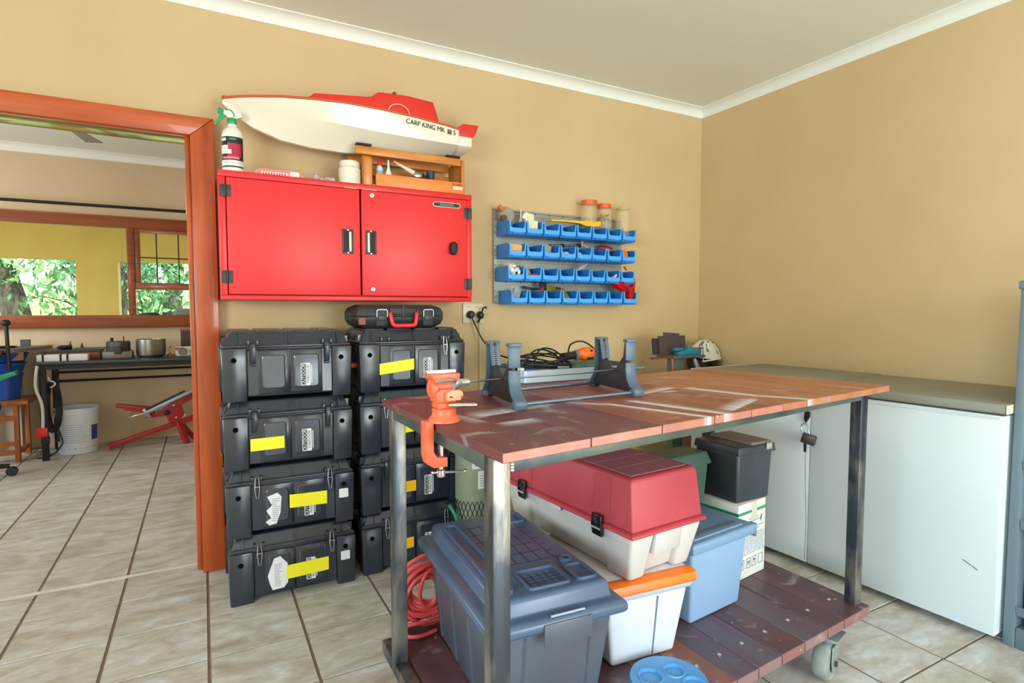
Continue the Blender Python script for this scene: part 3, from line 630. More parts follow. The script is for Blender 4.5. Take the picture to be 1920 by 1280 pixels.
spec_right = [
    dict(label='bottom black crate of the right stack, orange tape, partly behind the workbench', latches=('wire', 'wire'), tape=(-0.10, -0.012, 0.086, 0.09, 0.050), tape_mat=ora_m),
    dict(label='black crate second from the floor in the right stack, short orange tape strip', latches=('clip', 'clip'), tape=(-0.10, 0.002, 0.078, 0.080, 0.050), tape_mat=ora_m),
    dict(label='black crate third from the floor in the right stack, behind the bench vise', latches=('wire', 'clip'), tape=(-0.12, 0.028, 0.074, 0.086, 0.062), tape_mat=yel_m),
    dict(label='top black crate of the right stack, under the black case, with yellow tape', latches=('none', 'wire'), tape=(-0.166, -0.002, 0.076, 0.094, 0.050), tape_mat=yel_m),
]
for k, s in enumerate(spec_right):
    crates.append(make_crate(loc=(RXX, RYY, k * PIT), group='black stacking crates', **s))
# raised pads on the lids of the two top crates
for t, lo_ in ((crates[3], None), (crates[7], None)):
    for (x0, x1) in ((-0.213, -0.13), (-0.116, -0.002), (0.012, 0.118), (0.132, 0.213)):
        for y0, y1 in ((0.042, 0.13), (0.145, 0.255), (0.27, 0.358)):
            MB().taper((x0, x1, y0, y1), (x0 + 0.003, x1 - 0.003, y0 + 0.003, y1 - 0.003), 0.2756, 0.2835).build('lid_pad', crate_m, t, bevel=0.002)
oc = MB().cyl((-0.268, 0.10, 0.115), (-0.244, 0.10, 0.115), 0.012, n=14).build('orange_plug', M('orange_rubber', (224, 96, 40), 0.5), crates[7], label='orange plug')
# ------------------------------------------------------------------ carry case on the right stack
cs = thing('tool_case', 'black plastic carry case with a red handle on top of the right crate stack', 'case', (0.805, 2.56, 3 * PIT + 0.2836))
CW, CD, CH = 0.205, 0.26, 0.108
case_m = M('case_black', (40, 42, 45), 0.5, spec=0.5)
q = MB(); q.loft([[(-x, y, z), (x, y, z), (x + 0.0, CD - 0.01, z), (-x, CD - 0.01, z)] for x, y, z in ((CW - 0.045, 0.020, 0.0), (CW - 0.012, 0.006, 0.016), (CW, 0.0, 0.040), (CW, 0.0, 0.053))])
q.build('case_bottom', case_m, cs, bevel=0.003)
q = MB(); q.loft([[(-x, y, z), (x, y, z), (x, CD - 0.01, z), (-x, CD - 0.01, z)] for x, y, z in ((CW, 0.0, 0.0535), (CW, 0.0, 0.072), (CW - 0.012, 0.006, 0.094), (CW - 0.05, 0.03, CH))])
q.build('case_lid', case_m, cs, bevel=0.003)
for x in (-0.093, 0.128):
    l = MB().box(x - 0.026, x + 0.026, -0.006, 0.004, 0.010, 0.088).build('latch_pad', case_m, cs, bevel=0.004)
    MB().box(x - 0.019, x + 0.019, -0.012, -0.0062, 0.036, 0.058).build('latch', M('latch_grey_black', (56, 58, 62), 0.4), l, bevel=0.003)
    MB().tube([(x - 0.024, -0.008, 0.052), (x - 0.024, -0.009, 0.080), (x - 0.018, -0.009, 0.085), (x + 0.018, -0.009, 0.085), (x + 0.024, -0.009, 0.080), (x + 0.024, -0.008, 0.052)], 0.0022, 6).build('wire_bail', chrome_m, l)
MB().box(-0.055, 0.072, -0.003, 0.004, 0.062, 0.092).build('handle_recess', case_m, cs, bevel=0.004)
MB().box(0.002, 0.018, -0.006, 0.004, 0.03, 0.106).build('centre_rib', case_m, cs, bevel=0.003)
MB().tube(spline([(-0.056, -0.008, 0.064), (-0.056, -0.016, 0.062), (-0.050, -0.02, 0.030), (-0.040, -0.022, 0.014), (0.0, -0.022, 0.012), (0.052, -0.022, 0.014), (0.062, -0.02, 0.030), (0.068, -0.016, 0.062), (0.068, -0.008, 0.064)], 4), 0.0095, 10).build('carry_handle', M('red_handle', (228, 46, 60), 0.4), cs, smooth=True)
MB().box(-0.196, -0.166, 0.0, 0.0035, 0.018, 0.048).xf(T(0, -0.002, 0)).build('badge', M('dull_red_badge', (150, 66, 58), 0.5), cs)
# ------------------------------------------------------------------ wall sockets
so = thing('wall_socket', 'cream double wall socket with two plugs, right of the red cabinet', 'socket', (1.346, YA - 0.001, 1.122))
cream = M('cream_switch', (226, 214, 186), 0.35)
MB().box(-0.063, 0.063, -0.010, 0, 0, 0.114).build('socket_plate', cream, so, bevel=0.003)
for x in (-0.025, 0.028): MB().lathe([(0.008, 0), (0.008, -0.003), (0.006, -0.004)], (x, -0.010, 0.094), 14, 'y').build('switch', cream, so)
p1 = thing('plug', 'round black plug with a cable, in the left outlet', 'plug', (1.324, YA - 0.012, 1.172))
MB().lathe([(0.020, 0), (0.022, -0.006), (0.021, -0.026), (0.014, -0.034), (0, -0.035)], (0, 0, 0), 18, 'y').build('plug_body', M('dark_plug', (38, 38, 42), 0.5), p1, smooth=True)
MB().ball((-0.012, -0.018, -0.006), (0.014, 0.014, 0.012)).build('plug_lobe', M('dark_plug', (38, 38, 42), 0.5), p1, smooth=True)
MB().tube(spline([(0.0, -0.024, -0.015), (0.02, -0.03, -0.06), (0.05, -0.06, -0.14), (0.09, -0.12, -0.205), (0.13, -0.22, -0.235), (0.19, -0.38, -0.245), (0.24, -0.5, -0.235)]), 0.0042, 8).build('cable', rope_m, p1, smooth=True)
p2 = thing('adaptor', 'crooked black adaptor with loose prongs in the right outlet', 'adaptor', (1.380, YA - 0.012, 1.168))
MB().ball((0, -0.02, 0), (0.020, 0.022, 0.024), 10, 7).build('adaptor_body', M('blue_black', (24, 30, 40), 0.4), p2, smooth=True)
MB().tube([(0.004, -0.03, 0.015), (0.010, -0.034, 0.04), (0.028, -0.034, 0.046), (0.03, -0.034, 0.036)], 0.005, 8).build('strap', black_m, p2)
MB().tube([(-0.008, -0.03, -0.014), (-0.016, -0.034, -0.03), (-0.026, -0.032, -0.042)], 0.006, 8).build('strap', black_m, p2)
MB().tube([(0.004, -0.005, -0.02), (0.004, -0.004, -0.3), (0.0, -0.004, -0.7), (-0.01, -0.004, -1.166)], 0.003, 6).build('cable', M('white_cable', (214, 208, 196), 0.5), p2)

# ================================================================== BIN PANEL
bp_ = thing('louvred_panel', 'grey perforated steel panel of blue bins on the back wall', 'panel', (1.93, YA - 0.001, 1.237))
pan = M('grey_green_steel', (160, 164, 154), 0.45, 0.2, col2=(148, 152, 144), scale=10)
MB().box(1.472, 2.395, YA - 0.018, YA - 0.001, 1.237, 1.776).build('back_sheet', pan, bp_, bevel=0.002, world=True)
for z in (1.245, 1.276, 1.378, 1.409, 1.511, 1.542, 1.644, 1.675, 1.77):
    MB().prism([(YA - 0.018, z - 0.006), (YA - 0.026, z - 0.004), (YA - 0.026, z + 0.002), (YA - 0.018, z + 0.005)], 'x', 1.476, 2.39).build('louvre', pan, bp_, world=True)
hl = MB()
for zr in (1.236 + 0.105, 1.37 + 0.105, 1.503 + 0.105, 1.745):
    for k in range(58): hl.lathe([(0.0022, 0), (0.0022, 0.0006)], (1.50 + k * 0.0152, YA - 0.0190, zr), 6, 'y')
    for k in range(9): hl.lathe([(0.0040, 0), (0.0040, 0.0006)], (1.55 + k * 0.098, YA - 0.0190, zr + 0.016), 8, 'y')
for k in range(14): hl.lathe([(0.0028, 0), (0.0028, 0.0006)], (1.4785, YA - 0.0190, 1.27 + k * 0.037), 6, 'y')
hl.build('punched_hole', M('hole_shadowless_dark', (58, 60, 58), 0.8), bp_, world=True, kind='stuff')
blue = M('blue_polypropylene', (26, 132, 216), 0.38, spec=0.5)
blue2 = M('blue_bin_lip', (74, 168, 240), 0.40, spec=0.5)
BW, BD, BH = 0.106, 0.150, 0.079
def bin_mesh():
    q = MB(); t = 0.0022
    q.box(0, BW, 0.006, BD, 0, t)                                    # bottom
    q.box(0, BW, BD - t, BD, t, BH)                                  # back
    for x0 in (0, BW - t): q.prism([(0.0, 0.020), (0.008, 0), (BD - t, t), (BD - t, BH), (0.026, BH), (0.0, BH - 0.012)], 'x', x0, x0 + t)
    q.prism([(0.0, 0.018), (0.008, 0.0), (0.0105, 0.002), (0.003, 0.020), (0.003, 0.036), (0.0, 0.036)], 'x', t, BW - t)
    return q
body0 = bin_mesh().build('bin_body', blue, None)
lq = MB()
# U-shaped front lip: two slanted cheeks and the low front
lq.prism([(0.004, 0.012), (0.004, 0.030), (0.0, 0.079), (0.0, BH), (0.006, BH), (0.012, 0.040), (0.020, 0.034), (BW - 0.020, 0.034), (BW - 0.012, 0.040), (BW - 0.006, BH), (BW, BH), (BW - 0.004, 0.030), (BW - 0.004, 0.012)], 'y', -0.004, -0.0002)
lip0 = lq.build('bin_lip', blue2, None)
handle0 = MB().box(0.02, BW - 0.02, -0.007, -0.0041, 0.004, 0.012).build('label_slot', blue, None)
ROWZ = [1.615, 1.489, 1.359, 1.2295]
ROWN = ['top row', 'second row', 'third row', 'bottom row']
ROWX = [1.487, 1.487, 1.478, 1.500]
first = True; BINS = {}
for r in range(4):
    for k in range(8):
        e = thing('storage_bin', 'blue open-front bin, %s from the left in the %s of the wall panel' % (ORD[k], ROWN[r]), 'bin',
                  (ROWX[r] + k * 0.1125, 2.784 + random.uniform(-0.002, 0.002), ROWZ[r] + random.uniform(-0.001, 0.001)), random.uniform(-0.8, 0.8), 'blue bins on the wall panel')
        for o in (body0, lip0, handle0):
            if first: o.parent = e
            else: inst(o, e)
        first = False; BINS[(r, k)] = e
def inb(r, k, x=0.053, y=0.06, z=0.03): return (ROWX[r] + k * 0.1125 + x, 2.784 + y, ROWZ[r] + z)
# things standing above and lying in the bins
clearp = M('clear_jar', (236, 214, 170), 0.08, alpha=0.30)
lid_or = M('orange_lid', (236, 92, 40), 0.4)
def jar(label, x, z, h, r, lidh, fill=None, fillm=None, y=2.885):
    t = thing('storage_jar', label, 'jar', (x, y, z))
    MB().lathe([(r * 0.96, 0), (r, 0.004), (r, h * 0.78), (r * 0.86, h * 0.86), (r * 0.84, h)], n=22).build('jar_body', clearp, t, smooth=True)
    if lidh: MB().lathe([(r * 0.93, h - 0.004), (r * 0.95, h), (r * 0.95, h + lidh), (r * 0.9, h + lidh + 0.001), (0, h + lidh + 0.001)], n=22).build('screw_lid', lid_or, t, smooth=True)
    else: MB().lathe([(r * 0.86, h), (r * 0.9, h), (r * 0.9, h + 0.012), (r * 0.84, h + 0.012)], n=22).build('jar_rim', M('yellowed_clear', (226, 196, 130), 0.1, alpha=0.6), t, smooth=True)
    if fill:
        q = MB()
        for i in range(40):
            a = random.uniform(0, 6.28); d = (r * 0.8) * math.sqrt(random.random()); q.ball((d * math.cos(a), d * math.sin(a), fill[0] + random.random() * (fill[1] - fill[0])), random.uniform(0.004, 0.007), 6, 4)
        q.build('small_hardware', fillm, t, kind='stuff')
    return t
brass = M('brown_nuts', (140, 84, 40), 0.5, col2=(96, 54, 26), scale=60)
jar('clear jar with an orange lid, left one of the jars above the bins', 2.096, 1.696, 0.148, 0.052, 0.019)
jar('orange-lidded jar half full of small brown hardware above the bins', 2.212, 1.696, 0.136, 0.046, 0.018, (0.055, 0.095), brass)
jar('tall lidless clear jar at the right end above the bins', 2.362, 1.64, 0.19, 0.047, 0, (0.006, 0.055), M('grey_sediment', (126, 116, 110), 0.7))
ylw = thing('yellow_tray', 'yellow curved plastic tray laid over the top row of bins', 'tray', (1.975, 2.84, 1.694), -4)
MB().loft([[(x, -0.035, z), (x, 0.03, z + 0.006), (x, 0.03, z + 0.012), (x, -0.035, z + 0.010 + e_)] for x, z, e_ in ((-0.19, 0.016, 0), (-0.10, 0.018, 0), (0.0, 0.014, 0.004), (0.04, 0.002, 0.018), (0.10, 0.0, 0.02), (0.145, 0.008, 0.016))]).build('tray_body', M('yellow_plastic', (248, 184, 20), 0.35), ylw, smooth=True)
def item(name, label, cat, mb, mat, loc, rot=(0, 0, 0), smooth=False, bevel=0.0):
    o = mb.build(name, mat, None, bevel=bevel, smooth=smooth); o.location = loc; o.rotation_euler = [R(a) for a in rot]; return tag(o, label, cat)
papr = M('cream_paper', (236, 224, 190), 0.7)
pc = thing('price_cards', 'folded stack of cream cards leaning in the second top bin', 'card', inb(0, 1, 0.050, 0.03, 0.02), 0)
MB().obox((0.0, 0, 0.035), (0.074, 0.006, 0.075), (-12, 10, 0)).build('card', papr, pc)
MB().obox((-0.01, 0.012, 0.080), (0.060, 0.006, 0.060), (-14, 10, 4)).build('card', papr, pc)
MB().obox((-0.042, 0.016, 0.088), (0.020, 0.014, 0.026), (0, 20, 0)).build('card_tab', M('white_tab', (240, 236, 224), 0.6), pc)
MB().obox((0.014, -0.006, 0.020), (0.004, 0.001, 0.012), (-12, 10, 0)).build('punch_mark', ink_m, pc)
item('paper_scrap', 'narrow white paper scrap sticking up behind the first top bins', 'paper', MB().loft([[(-0.012, 0, 0), (0.014, 0, 0)], [(-0.006, 0.004, 0.035), (0.006, 0.004, 0.035)], [(0.001, 0.01, 0.085), (0.004, 0.01, 0.085)]], False, False, False), paper_m, (1.638, 2.925, 1.70), (0, 4, 0))
gr = thing('drum_sander', 'round grey disc with an orange grip at the top left corner of the panel', 'disc', (1.515, 2.90, 1.698))
MB().lathe([(0.044, 0), (0.047, 0.006), (0.047, 0.03), (0.042, 0.036)], (0.012, -0.02, 0.036), 24, 'y').build('disc_body', M('grey_disc', (150, 146, 128), 0.4), gr, smooth=True)
MB().cyl((-0.046, -0.03, 0.078), (-0.020, -0.03, 0.056), 0.013, 0.013, 12).build('grip', M('orange_grip', (204, 106, 56), 0.5), gr, smooth=True)
MB().lathe([(0.018, 0), (0.018, 0.02)], (-0.018, -0.042, 0.014), 14, 'y').build('hub', M('brown_hub', (84, 66, 50), 0.5), gr, smooth=True)
item('note_block', 'orange-tan card block filling the first bin of the second row', 'card', MB().box(-0.042, 0.042, -0.02, 0.02, 0, 0.058), M('tan_card', (232, 176, 110), 0.6), inb(1, 0, 0.053, 0.045, 0.016), (0, 3, 0))
item('clear_packet', 'small clear packet in the third bin of the second row', 'packet', MB().box(-0.02, 0.02, -0.004, 0.004, 0, 0.066), M('clear_brownish', (196, 180, 150), 0.2, alpha=0.7), inb(1, 2, 0.036, 0.03, 0.02), (-12, 18, 0))
item('screw_cap', 'tiny orange cap inside the clear packet bin of the second row', 'cap', MB().ball((0, 0, 0), (0.009, 0.007, 0.011), 8, 6), lid_or, inb(1, 2, 0.052, 0.018, 0.034), smooth=True)
item('tangled_packet', 'red and white crumpled packet in the fourth bin of the second row', 'packet', MB().ball((0, 0, 0), (0.028, 0.022, 0.022), 9, 6), M('red_white_wrap', (214, 120, 116), 0.5, col2=(226, 222, 226), scale=60), inb(1, 3, 0.056, 0.035, 0.03), smooth=True)
item('white_cube', 'small white cube in the fifth bin of the second row', 'cube', MB().box(-0.01, 0.01, -0.01, 0.01, 0, 0.022), paper_m, inb(1, 4, 0.032, 0.025, 0.024), (0, 0, 20))
sk = thing('soldering_iron', 'silver rod tool with black grips lying across the second row of bins', 'tool', (1.985, 2.895, 1.578))
MB().cyl((-0.165, 0, 0), (0.055, 0, 0.012), 0.0062, n=10).build('rod', steel_m, sk, smooth=True)
q = MB(); q.cyl((-0.172, 0, 0), (-0.162, 0, 0), 0.0085, n=10); q.cyl((-0.085, 0, 0.004), (-0.068, 0, 0.005), 0.0115, n=10); q.cyl((0.03, 0, 0.011), (0.055, 0, 0.012), 0.0115, n=10); q.build('grip', black_m, sk, smooth=True)
MB().tube(spline([(0.055, 0, 0.012), (0.085, -0.004, 0.014), (0.105, -0.01, 0.0), (0.115, -0.012, -0.02)]), 0.0036, 8).build('hook', M('pale_hook', (214, 206, 182), 0.4), sk)
MB().tube([(0.058, 0, 0.012), (0.072, 0, 0.04)], 0.004, 6).build('hook', M('pale_hook', (214, 206, 182), 0.4), sk)
q = MB().lathe([(0.044, 0), (0.046, 0.002), (0.046, 0.016), (0.042, 0.018), (0.0, 0.018)], n=22)
item('loose_jar_lid', 'loose orange jar lid lying behind the seventh bin of the second row', 'lid', q, M('red_orange_lid', (222, 74, 44), 0.4), (2.222, 2.885, 1.573), (20, 0, 0), True)
item('paper_tag', 'white paper tag standing in the seventh bin of the second row', 'tag', MB().box(-0.013, 0.013, -0.001, 0.001, 0, 0.055), paper_m, inb(1, 6, 0.022, 0.025, 0.022), (-8, -4, 0))
q = MB().lathe([(0.034, 0), (0.036, 0.003), (0.036, 0.01), (0.032, 0.013), (0.0, 0.013)], n=22, axis='y')
item('round_orange_lid', 'bright orange round lid standing in the last bin of the second row', 'lid', q, M('bright_orange', (246, 104, 24), 0.4), inb(1, 7, 0.030, 0.018, 0.046), (0, 0, 8), True)
q = thing('white_fittings', 'heap of white caps and red scraps in the first bin of the third row', 'fittings', inb(2, 0, 0.053, 0.05, 0.003))
for i, (x, y, z, r) in enumerate(((-0.02, -0.03, 0.055, 0.016), (0.018, -0.02, 0.060, 0.014), (0.022, -0.03, 0.045, 0.017), (-0.02, 0.0, 0.083, 0.015), (0.0, 0.0, 0.085, 0.012), (-0.026, -0.02, 0.064, 0.012), (0.008, -0.01, 0.078, 0.013), (0.0, -0.01, 0.05, 0.02), (0, 0.0, 0.025, 0.03))):
    MB().lathe([(r, 0), (r, 0.010), (r * 0.8, 0.014), (0, 0.014)], n=12).xf(T(x, y, z) @ RX(60 + i * 23) @ RY(i * 31)).build('cap', white_p, q, smooth=True)
for x, y, z in ((-0.032, 0.0, 0.076), (-0.006, -0.008, 0.072), (0.002, -0.004, 0.068)):
    MB().ball((x, y, z), (0.011, 0.007, 0.009), 7, 5).build('red_scrap', M('red_scrap', (206, 46, 34), 0.5), q, smooth=True)
item('scrap_box', 'small brown picture box leaning out of the second bin of the third row', 'box', MB().box(-0.024, 0.024, -0.006, 0.006, 0, 0.064), M('brown_box', (150, 120, 92), 0.5, col2=(186, 176, 156), scale=50), inb(2, 1, 0.04, 0.05, 0.035), (-20, -14, 0))
item('red_pliers', 'dark red handled pliers in the second bin of the third row', 'pliers', MB().tube([(-0.036, 0, 0), (0.0, 0, 0.01), (0.04, 0, 0.004)], 0.007, 8), M('dark_red_grip', (186, 32, 48), 0.45), inb(2, 1, 0.062, 0.02, 0.028), (0, -10, 0), True)
item('wire_scrap', 'short pale wire in the third bin of the third row', 'wire', MB().tube([(-0.02, 0, 0), (0.0, 0, 0.004), (0.012, 0, 0.014)], 0.0022, 6), M('pale_wire', (206, 204, 150), 0.5), inb(2, 2, 0.05, 0.03, 0.022))
pbg = MB(); pbg.loft([[(x - 0.014, y, z), (x + 0.012, y - 0.004, z + 0.03), (x + 0.016, y + 0.02, z + 0.03), (x - 0.01, y + 0.024, z)] for x, y, z in ((-0.05, -0.03, 0.0), (-0.03, -0.02, 0.018), (0.0, 0.0, 0.040), (0.05, 0.01, 0.058), (0.075, 0.02, 0.066))])
pbg = item('plastic_bag', 'crumpled clear plastic bag hanging out of the fifth bin of the third row', 'bag', pbg, M('clear_film', (214, 208, 200), 0.15, alpha=0.62, col2=(236, 234, 230), scale=40, stretch=(1, 1, 3)), inb(2, 4, 0.055, 0.05, 0.028), (0, 0, 0), True)
item('white_strip', 'curved white strip in the seventh bin of the third row', 'strip', MB().loft([[(x, 0, z), (x, 0.01, z + 0.002), (x, 0.01, z + 0.012), (x, 0, z + 0.010)] for x, z in ((-0.04, 0.01), (-0.01, 0.0), (0.02, 0.002), (0.045, 0.02))]), paper_m, inb(2, 6, 0.053, 0.018, 0.028), (0, 0, 0), True)
item('clear_box', 'clear little box leaning in the first bin of the bottom row', 'box', MB().box(-0.022, 0.022, -0.01, 0.01, 0, 0.074), M('clear_box_plastic', (206, 206, 196), 0.1, alpha=0.5), inb(3, 0, 0.045, 0.045, 0.022), (-20, 28, 0))
bc = MB().obox((-0.03, 0, 0.004), (0.055, 0.01, 0.016), (0, 8, 0)); bc.obox((0.045, 0, 0.0), (0.06, 0.01, 0.016), (0, -6, 0))
item('carded_pack', 'black and purple blister pack behind the second bin of the bottom row', 'packet', bc, M('black_purple', (46, 34, 66), 0.4, col2=(16, 16, 18), scale=30), (1.70, 2.905, 1.322))
rb = thing('red_brush', 'red handled brush with a black head in the third bin of the bottom row', 'brush', inb(3, 2, 0.03, 0.05, 0.022))
MB().tube(spline([(0.004, -0.02, 0.0), (-0.012, 0.0, 0.025), (-0.016, 0.02, 0.07)]), 0.009, 8).build('handle', M('brush_red', (196, 44, 36), 0.45), rb, smooth=True)
MB().tube([(0.0, -0.02, 0.004), (0.03, -0.024, 0.0)], 0.006, 8).build('handle_tip', M('brush_red', (196, 44, 36), 0.45), rb)
MB().obox((-0.004, 0.026, 0.092), (0.045, 0.016, 0.026), (0, 0, 0)).build('brush_head', black_m, rb, bevel=0.002)
item('olive_sachet', 'olive sachet lying behind the third and fourth bins of the bottom row', 'sachet', MB().box(-0.04, 0.04, -0.003, 0.003, 0, 0.03), M('olive_foil', (150, 136, 40), 0.4), (1.845, 2.905, 1.308), (-10, 0, 0))
mb_ = thing('olive_bottle', 'olive bottle with a white cap leaning in the fourth bin of the bottom row', 'bottle', inb(3, 3, 0.042, 0.04, 0.028))
MB().cyl((0.012, -0.02, 0.0), (-0.012, 0.02, 0.058), 0.016, 0.018, 12).build('bottle_body', M('olive_plastic', (128, 104, 34), 0.4), mb_, smooth=True)
MB().cyl((0.012, -0.02, 0.0), (0.020, -0.03, -0.012), 0.010, 0.009, 12).build('cap', white_p, mb_, smooth=True)
MB().obox((-0.03, 0.02, 0.066), (0.03, 0.01, 0.014), (0, 10, 0)).build('black_tag', black_m, mb_)
item('dark_clip', 'dark curved clip in the fifth bin of the bottom row', 'clip', MB().tube(spline([(-0.03, 0, 0), (-0.01, 0, 0.016), (0.015, 0, 0.012), (0.03, 0, 0.0)]), 0.006, 8), black_m, inb(3, 4, 0.053, 0.035, 0.026), (0, 0, 0), True)
item('dark_tube', 'short dark tube in the sixth bin of the bottom row', 'tube', MB().cyl((-0.035, 0, 0), (0.035, 0, 0.005), 0.007, n=10), M('dark_teal', (18, 42, 60), 0.4), inb(3, 5, 0.055, 0.03, 0.028), (0, 0, 6), True)
rbag = MB()
rnd = random.Random(4)
prof = [(-0.17, 0.07, 0.012, 0.02), (-0.12, 0.066, 0.020, 0.03), (-0.06, 0.05, 0.028, 0.045), (-0.01, 0.02, 0.036, 0.060), (0.03, -0.01, 0.040, 0.072), (0.055, 0.0, 0.03, 0.07), (0.07, 0.07, 0.012, 0.02)]
rings = []
for x, zc, a, b_ in prof:
    rings.append([(x + rnd.uniform(-0.006, 0.006), a * math.cos(R(k * 45)) * rnd.uniform(0.8, 1.2), zc + b_ * math.sin(R(k * 45)) * rnd.uniform(0.85, 1.15) * 0.75) for k in range(8)])
rbag.loft(rings)
item('red_bag', 'shiny red plastic bag stuffed into the last bin of the bottom row', 'bag', rbag, M('red_film', (214, 18, 26), 0.18, col2=(150, 6, 14), scale=30, coat=0.5), inb(3, 7, 0.035, 0.030, 0.084), (0, 0, 0), False)
item('wood_offcut', 'thin wooden offcut hanging under the last bin of the second row', 'offcut', MB().box(-0.004, 0.004, -0.004, 0.004, 0, 0.03), M('offcut_brown', (150, 100, 50), 0.6), (2.405, 2.90, 1.452), (0, -40, 0))
# ================================================================== WORKBENCH ON CASTORS
wb = thing('workbench', 'plank-topped steel workbench on castors with a lower shelf', 'workbench', (1.2, 1.35, 0.0))
ZT, ZS = 0.95, 0.20
NL, NR, FL, FR = Vector((0.453, 0.874)), Vector((1.993, 1.058)), Vector((0.433, 1.560)), Vector((1.904, 1.763))
def plank_mat(name, c1, c2, spray, edge=0.25):
    m = M(name, c1, 0.42, col2=c2, scale=2.5, stretch=(7, 1.2, 7), lo=0.3, hi=0.7)
    t = m.node_tree; b = t.nodes['Principled BSDF']; mixn = [n for n in t.nodes if n.type == 'MIX'][0]
    g = t.nodes.new('ShaderNodeNewGeometry'); prev = mixn.outputs['Result']
    # old dry paint scuffs
    n = t.nodes.new('ShaderNodeTexNoise'); n.inputs['Scale'].default_value = 11.0; n.inputs['Detail'].default_value = 8; n.inputs['Distortion'].default_value = 0.8
    t.links.new(g.outputs['Position'], n.inputs['Vector'])
    mr = t.nodes.new('ShaderNodeMapRange'); mr.inputs['From Min'].default_value = 0.58; mr.inputs['From Max'].default_value = 0.74; mr.inputs['To Max'].default_value = 0.65
    t.links.new(n.outputs['Fac'], mr.inputs[0])
    mx = t.nodes.new('ShaderNodeMix'); mx.data_type = 'RGBA'; mx.inputs['B'].default_value = (*s2l((176, 168, 172)), 1)
    t.links.new(mr.outputs[0], mx.inputs['Factor']); t.links.new(prev, mx.inputs['A']); prev = mx.outputs['Result']
    n = t.nodes.new('ShaderNodeTexNoise'); n.inputs['Scale'].default_value = 46.0; n.inputs['Detail'].default_value = 2
    t.links.new(g.outputs['Position'], n.inputs['Vector'])
    mr = t.nodes.new('ShaderNodeMapRange'); mr.inputs['From Min'].default_value = 0.735; mr.inputs['From Max'].default_value = 0.76; mr.inputs['To Max'].default_value = 0.8
    t.links.new(n.outputs['Fac'], mr.inputs[0])
    mx = t.nodes.new('ShaderNodeMix'); mx.data_type = 'RGBA'; mx.inputs['B'].default_value = (*s2l((214, 206, 200)), 1)
    t.links.new(mr.outputs[0], mx.inputs['Factor']); t.links.new(prev, mx.inputs['A']); prev = mx.outputs['Result']
    # white overspray outlines left from spraying panels
    tot = None
    for (ax, ay, bx, by, wd, st, side) in spray:
        A_ = Vector((ax, ay, 0)); B_ = Vector((bx, by, 0)); L_ = (B_ - A_).length; d = (B_ - A_) / L_; nrm = Vector((-d.y, d.x, 0)) * side
        sub = t.nodes.new('ShaderNodeVectorMath'); sub.operation = 'SUBTRACT'; t.links.new(g.outputs['Position'], sub.inputs[0]); sub.inputs[1].default_value = A_
        du = t.nodes.new('ShaderNodeVectorMath'); du.operation = 'DOT_PRODUCT'; t.links.new(sub.outputs[0], du.inputs[0]); du.inputs[1].default_value = d
        dv = t.nodes.new('ShaderNodeVectorMath'); dv.operation = 'DOT_PRODUCT'; t.links.new(sub.outputs[0], dv.inputs[0]); dv.inputs[1].default_value = nrm
        r1 = t.nodes.new('ShaderNodeMapRange'); r1.interpolation_type = 'SMOOTHSTEP'   # one crisp edge, one soft edge
        r1.inputs['From Min'].default_value = -0.003; r1.inputs['From Max'].default_value = 0.001; t.links.new(dv.outputs['Value'], r1.inputs[0])
        r2 = t.nodes.new('ShaderNodeMapRange'); r2.interpolation_type = 'SMOOTHSTEP'
        r2.inputs['From Min'].default_value = 0.0; r2.inputs['From Max'].default_value = wd; r2.inputs['To Min'].default_value = st; r2.inputs['To Max'].default_value = 0.0; t.links.new(dv.outputs['Value'], r2.inputs[0])
        r3 = t.nodes.new('ShaderNodeMapRange'); r3.interpolation_type = 'SMOOTHSTEP'; r3.inputs['From Min'].default_value = -0.02; r3.inputs['From Max'].default_value = 0.02; t.links.new(du.outputs['Value'], r3.inputs[0])
        r4 = t.nodes.new('ShaderNodeMapRange'); r4.interpolation_type = 'SMOOTHSTEP'; r4.inputs['From Min'].default_value = L_ - 0.02; r4.inputs['From Max'].default_value = L_ + 0.02; r4.inputs['To Min'].default_value = 1; r4.inputs['To Max'].default_value = 0; t.links.new(du.outputs['Value'], r4.inputs[0])
        o = r1.outputs[0]
        for q in (r2, r3, r4):
            mu = t.nodes.new('ShaderNodeMath'); mu.operation = 'MULTIPLY'; t.links.new(o, mu.inputs[0]); t.links.new(q.outputs[0], mu.inputs[1]); o = mu.outputs[0]
        if tot is None: tot = o
        else:
            mxm = t.nodes.new('ShaderNodeMath'); mxm.operation = 'MAXIMUM'; t.links.new(tot, mxm.inputs[0]); t.links.new(o, mxm.inputs[1]); tot = mxm.outputs[0]
    if tot is not None:
        mx = t.nodes.new('ShaderNodeMix'); mx.data_type = 'RGBA'; mx.inputs['B'].default_value = (*s2l((226, 230, 240)), 1)
        t.links.new(tot, mx.inputs['Factor']); t.links.new(prev, mx.inputs['A']); prev = mx.outputs['Result']
    # paler, pinkish tone on the front-facing edges of the boards
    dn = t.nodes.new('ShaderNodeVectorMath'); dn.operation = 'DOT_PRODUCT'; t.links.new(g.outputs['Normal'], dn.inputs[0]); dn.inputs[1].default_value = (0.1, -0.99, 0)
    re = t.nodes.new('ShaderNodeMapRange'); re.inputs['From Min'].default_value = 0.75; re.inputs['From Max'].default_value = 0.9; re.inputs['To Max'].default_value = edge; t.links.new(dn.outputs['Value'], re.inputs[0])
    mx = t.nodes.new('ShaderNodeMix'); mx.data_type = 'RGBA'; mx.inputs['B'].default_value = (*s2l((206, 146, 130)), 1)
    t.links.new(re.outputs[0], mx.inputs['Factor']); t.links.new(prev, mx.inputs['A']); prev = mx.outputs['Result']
    t.links.new(prev, b.inputs['Base Color'])
    return m
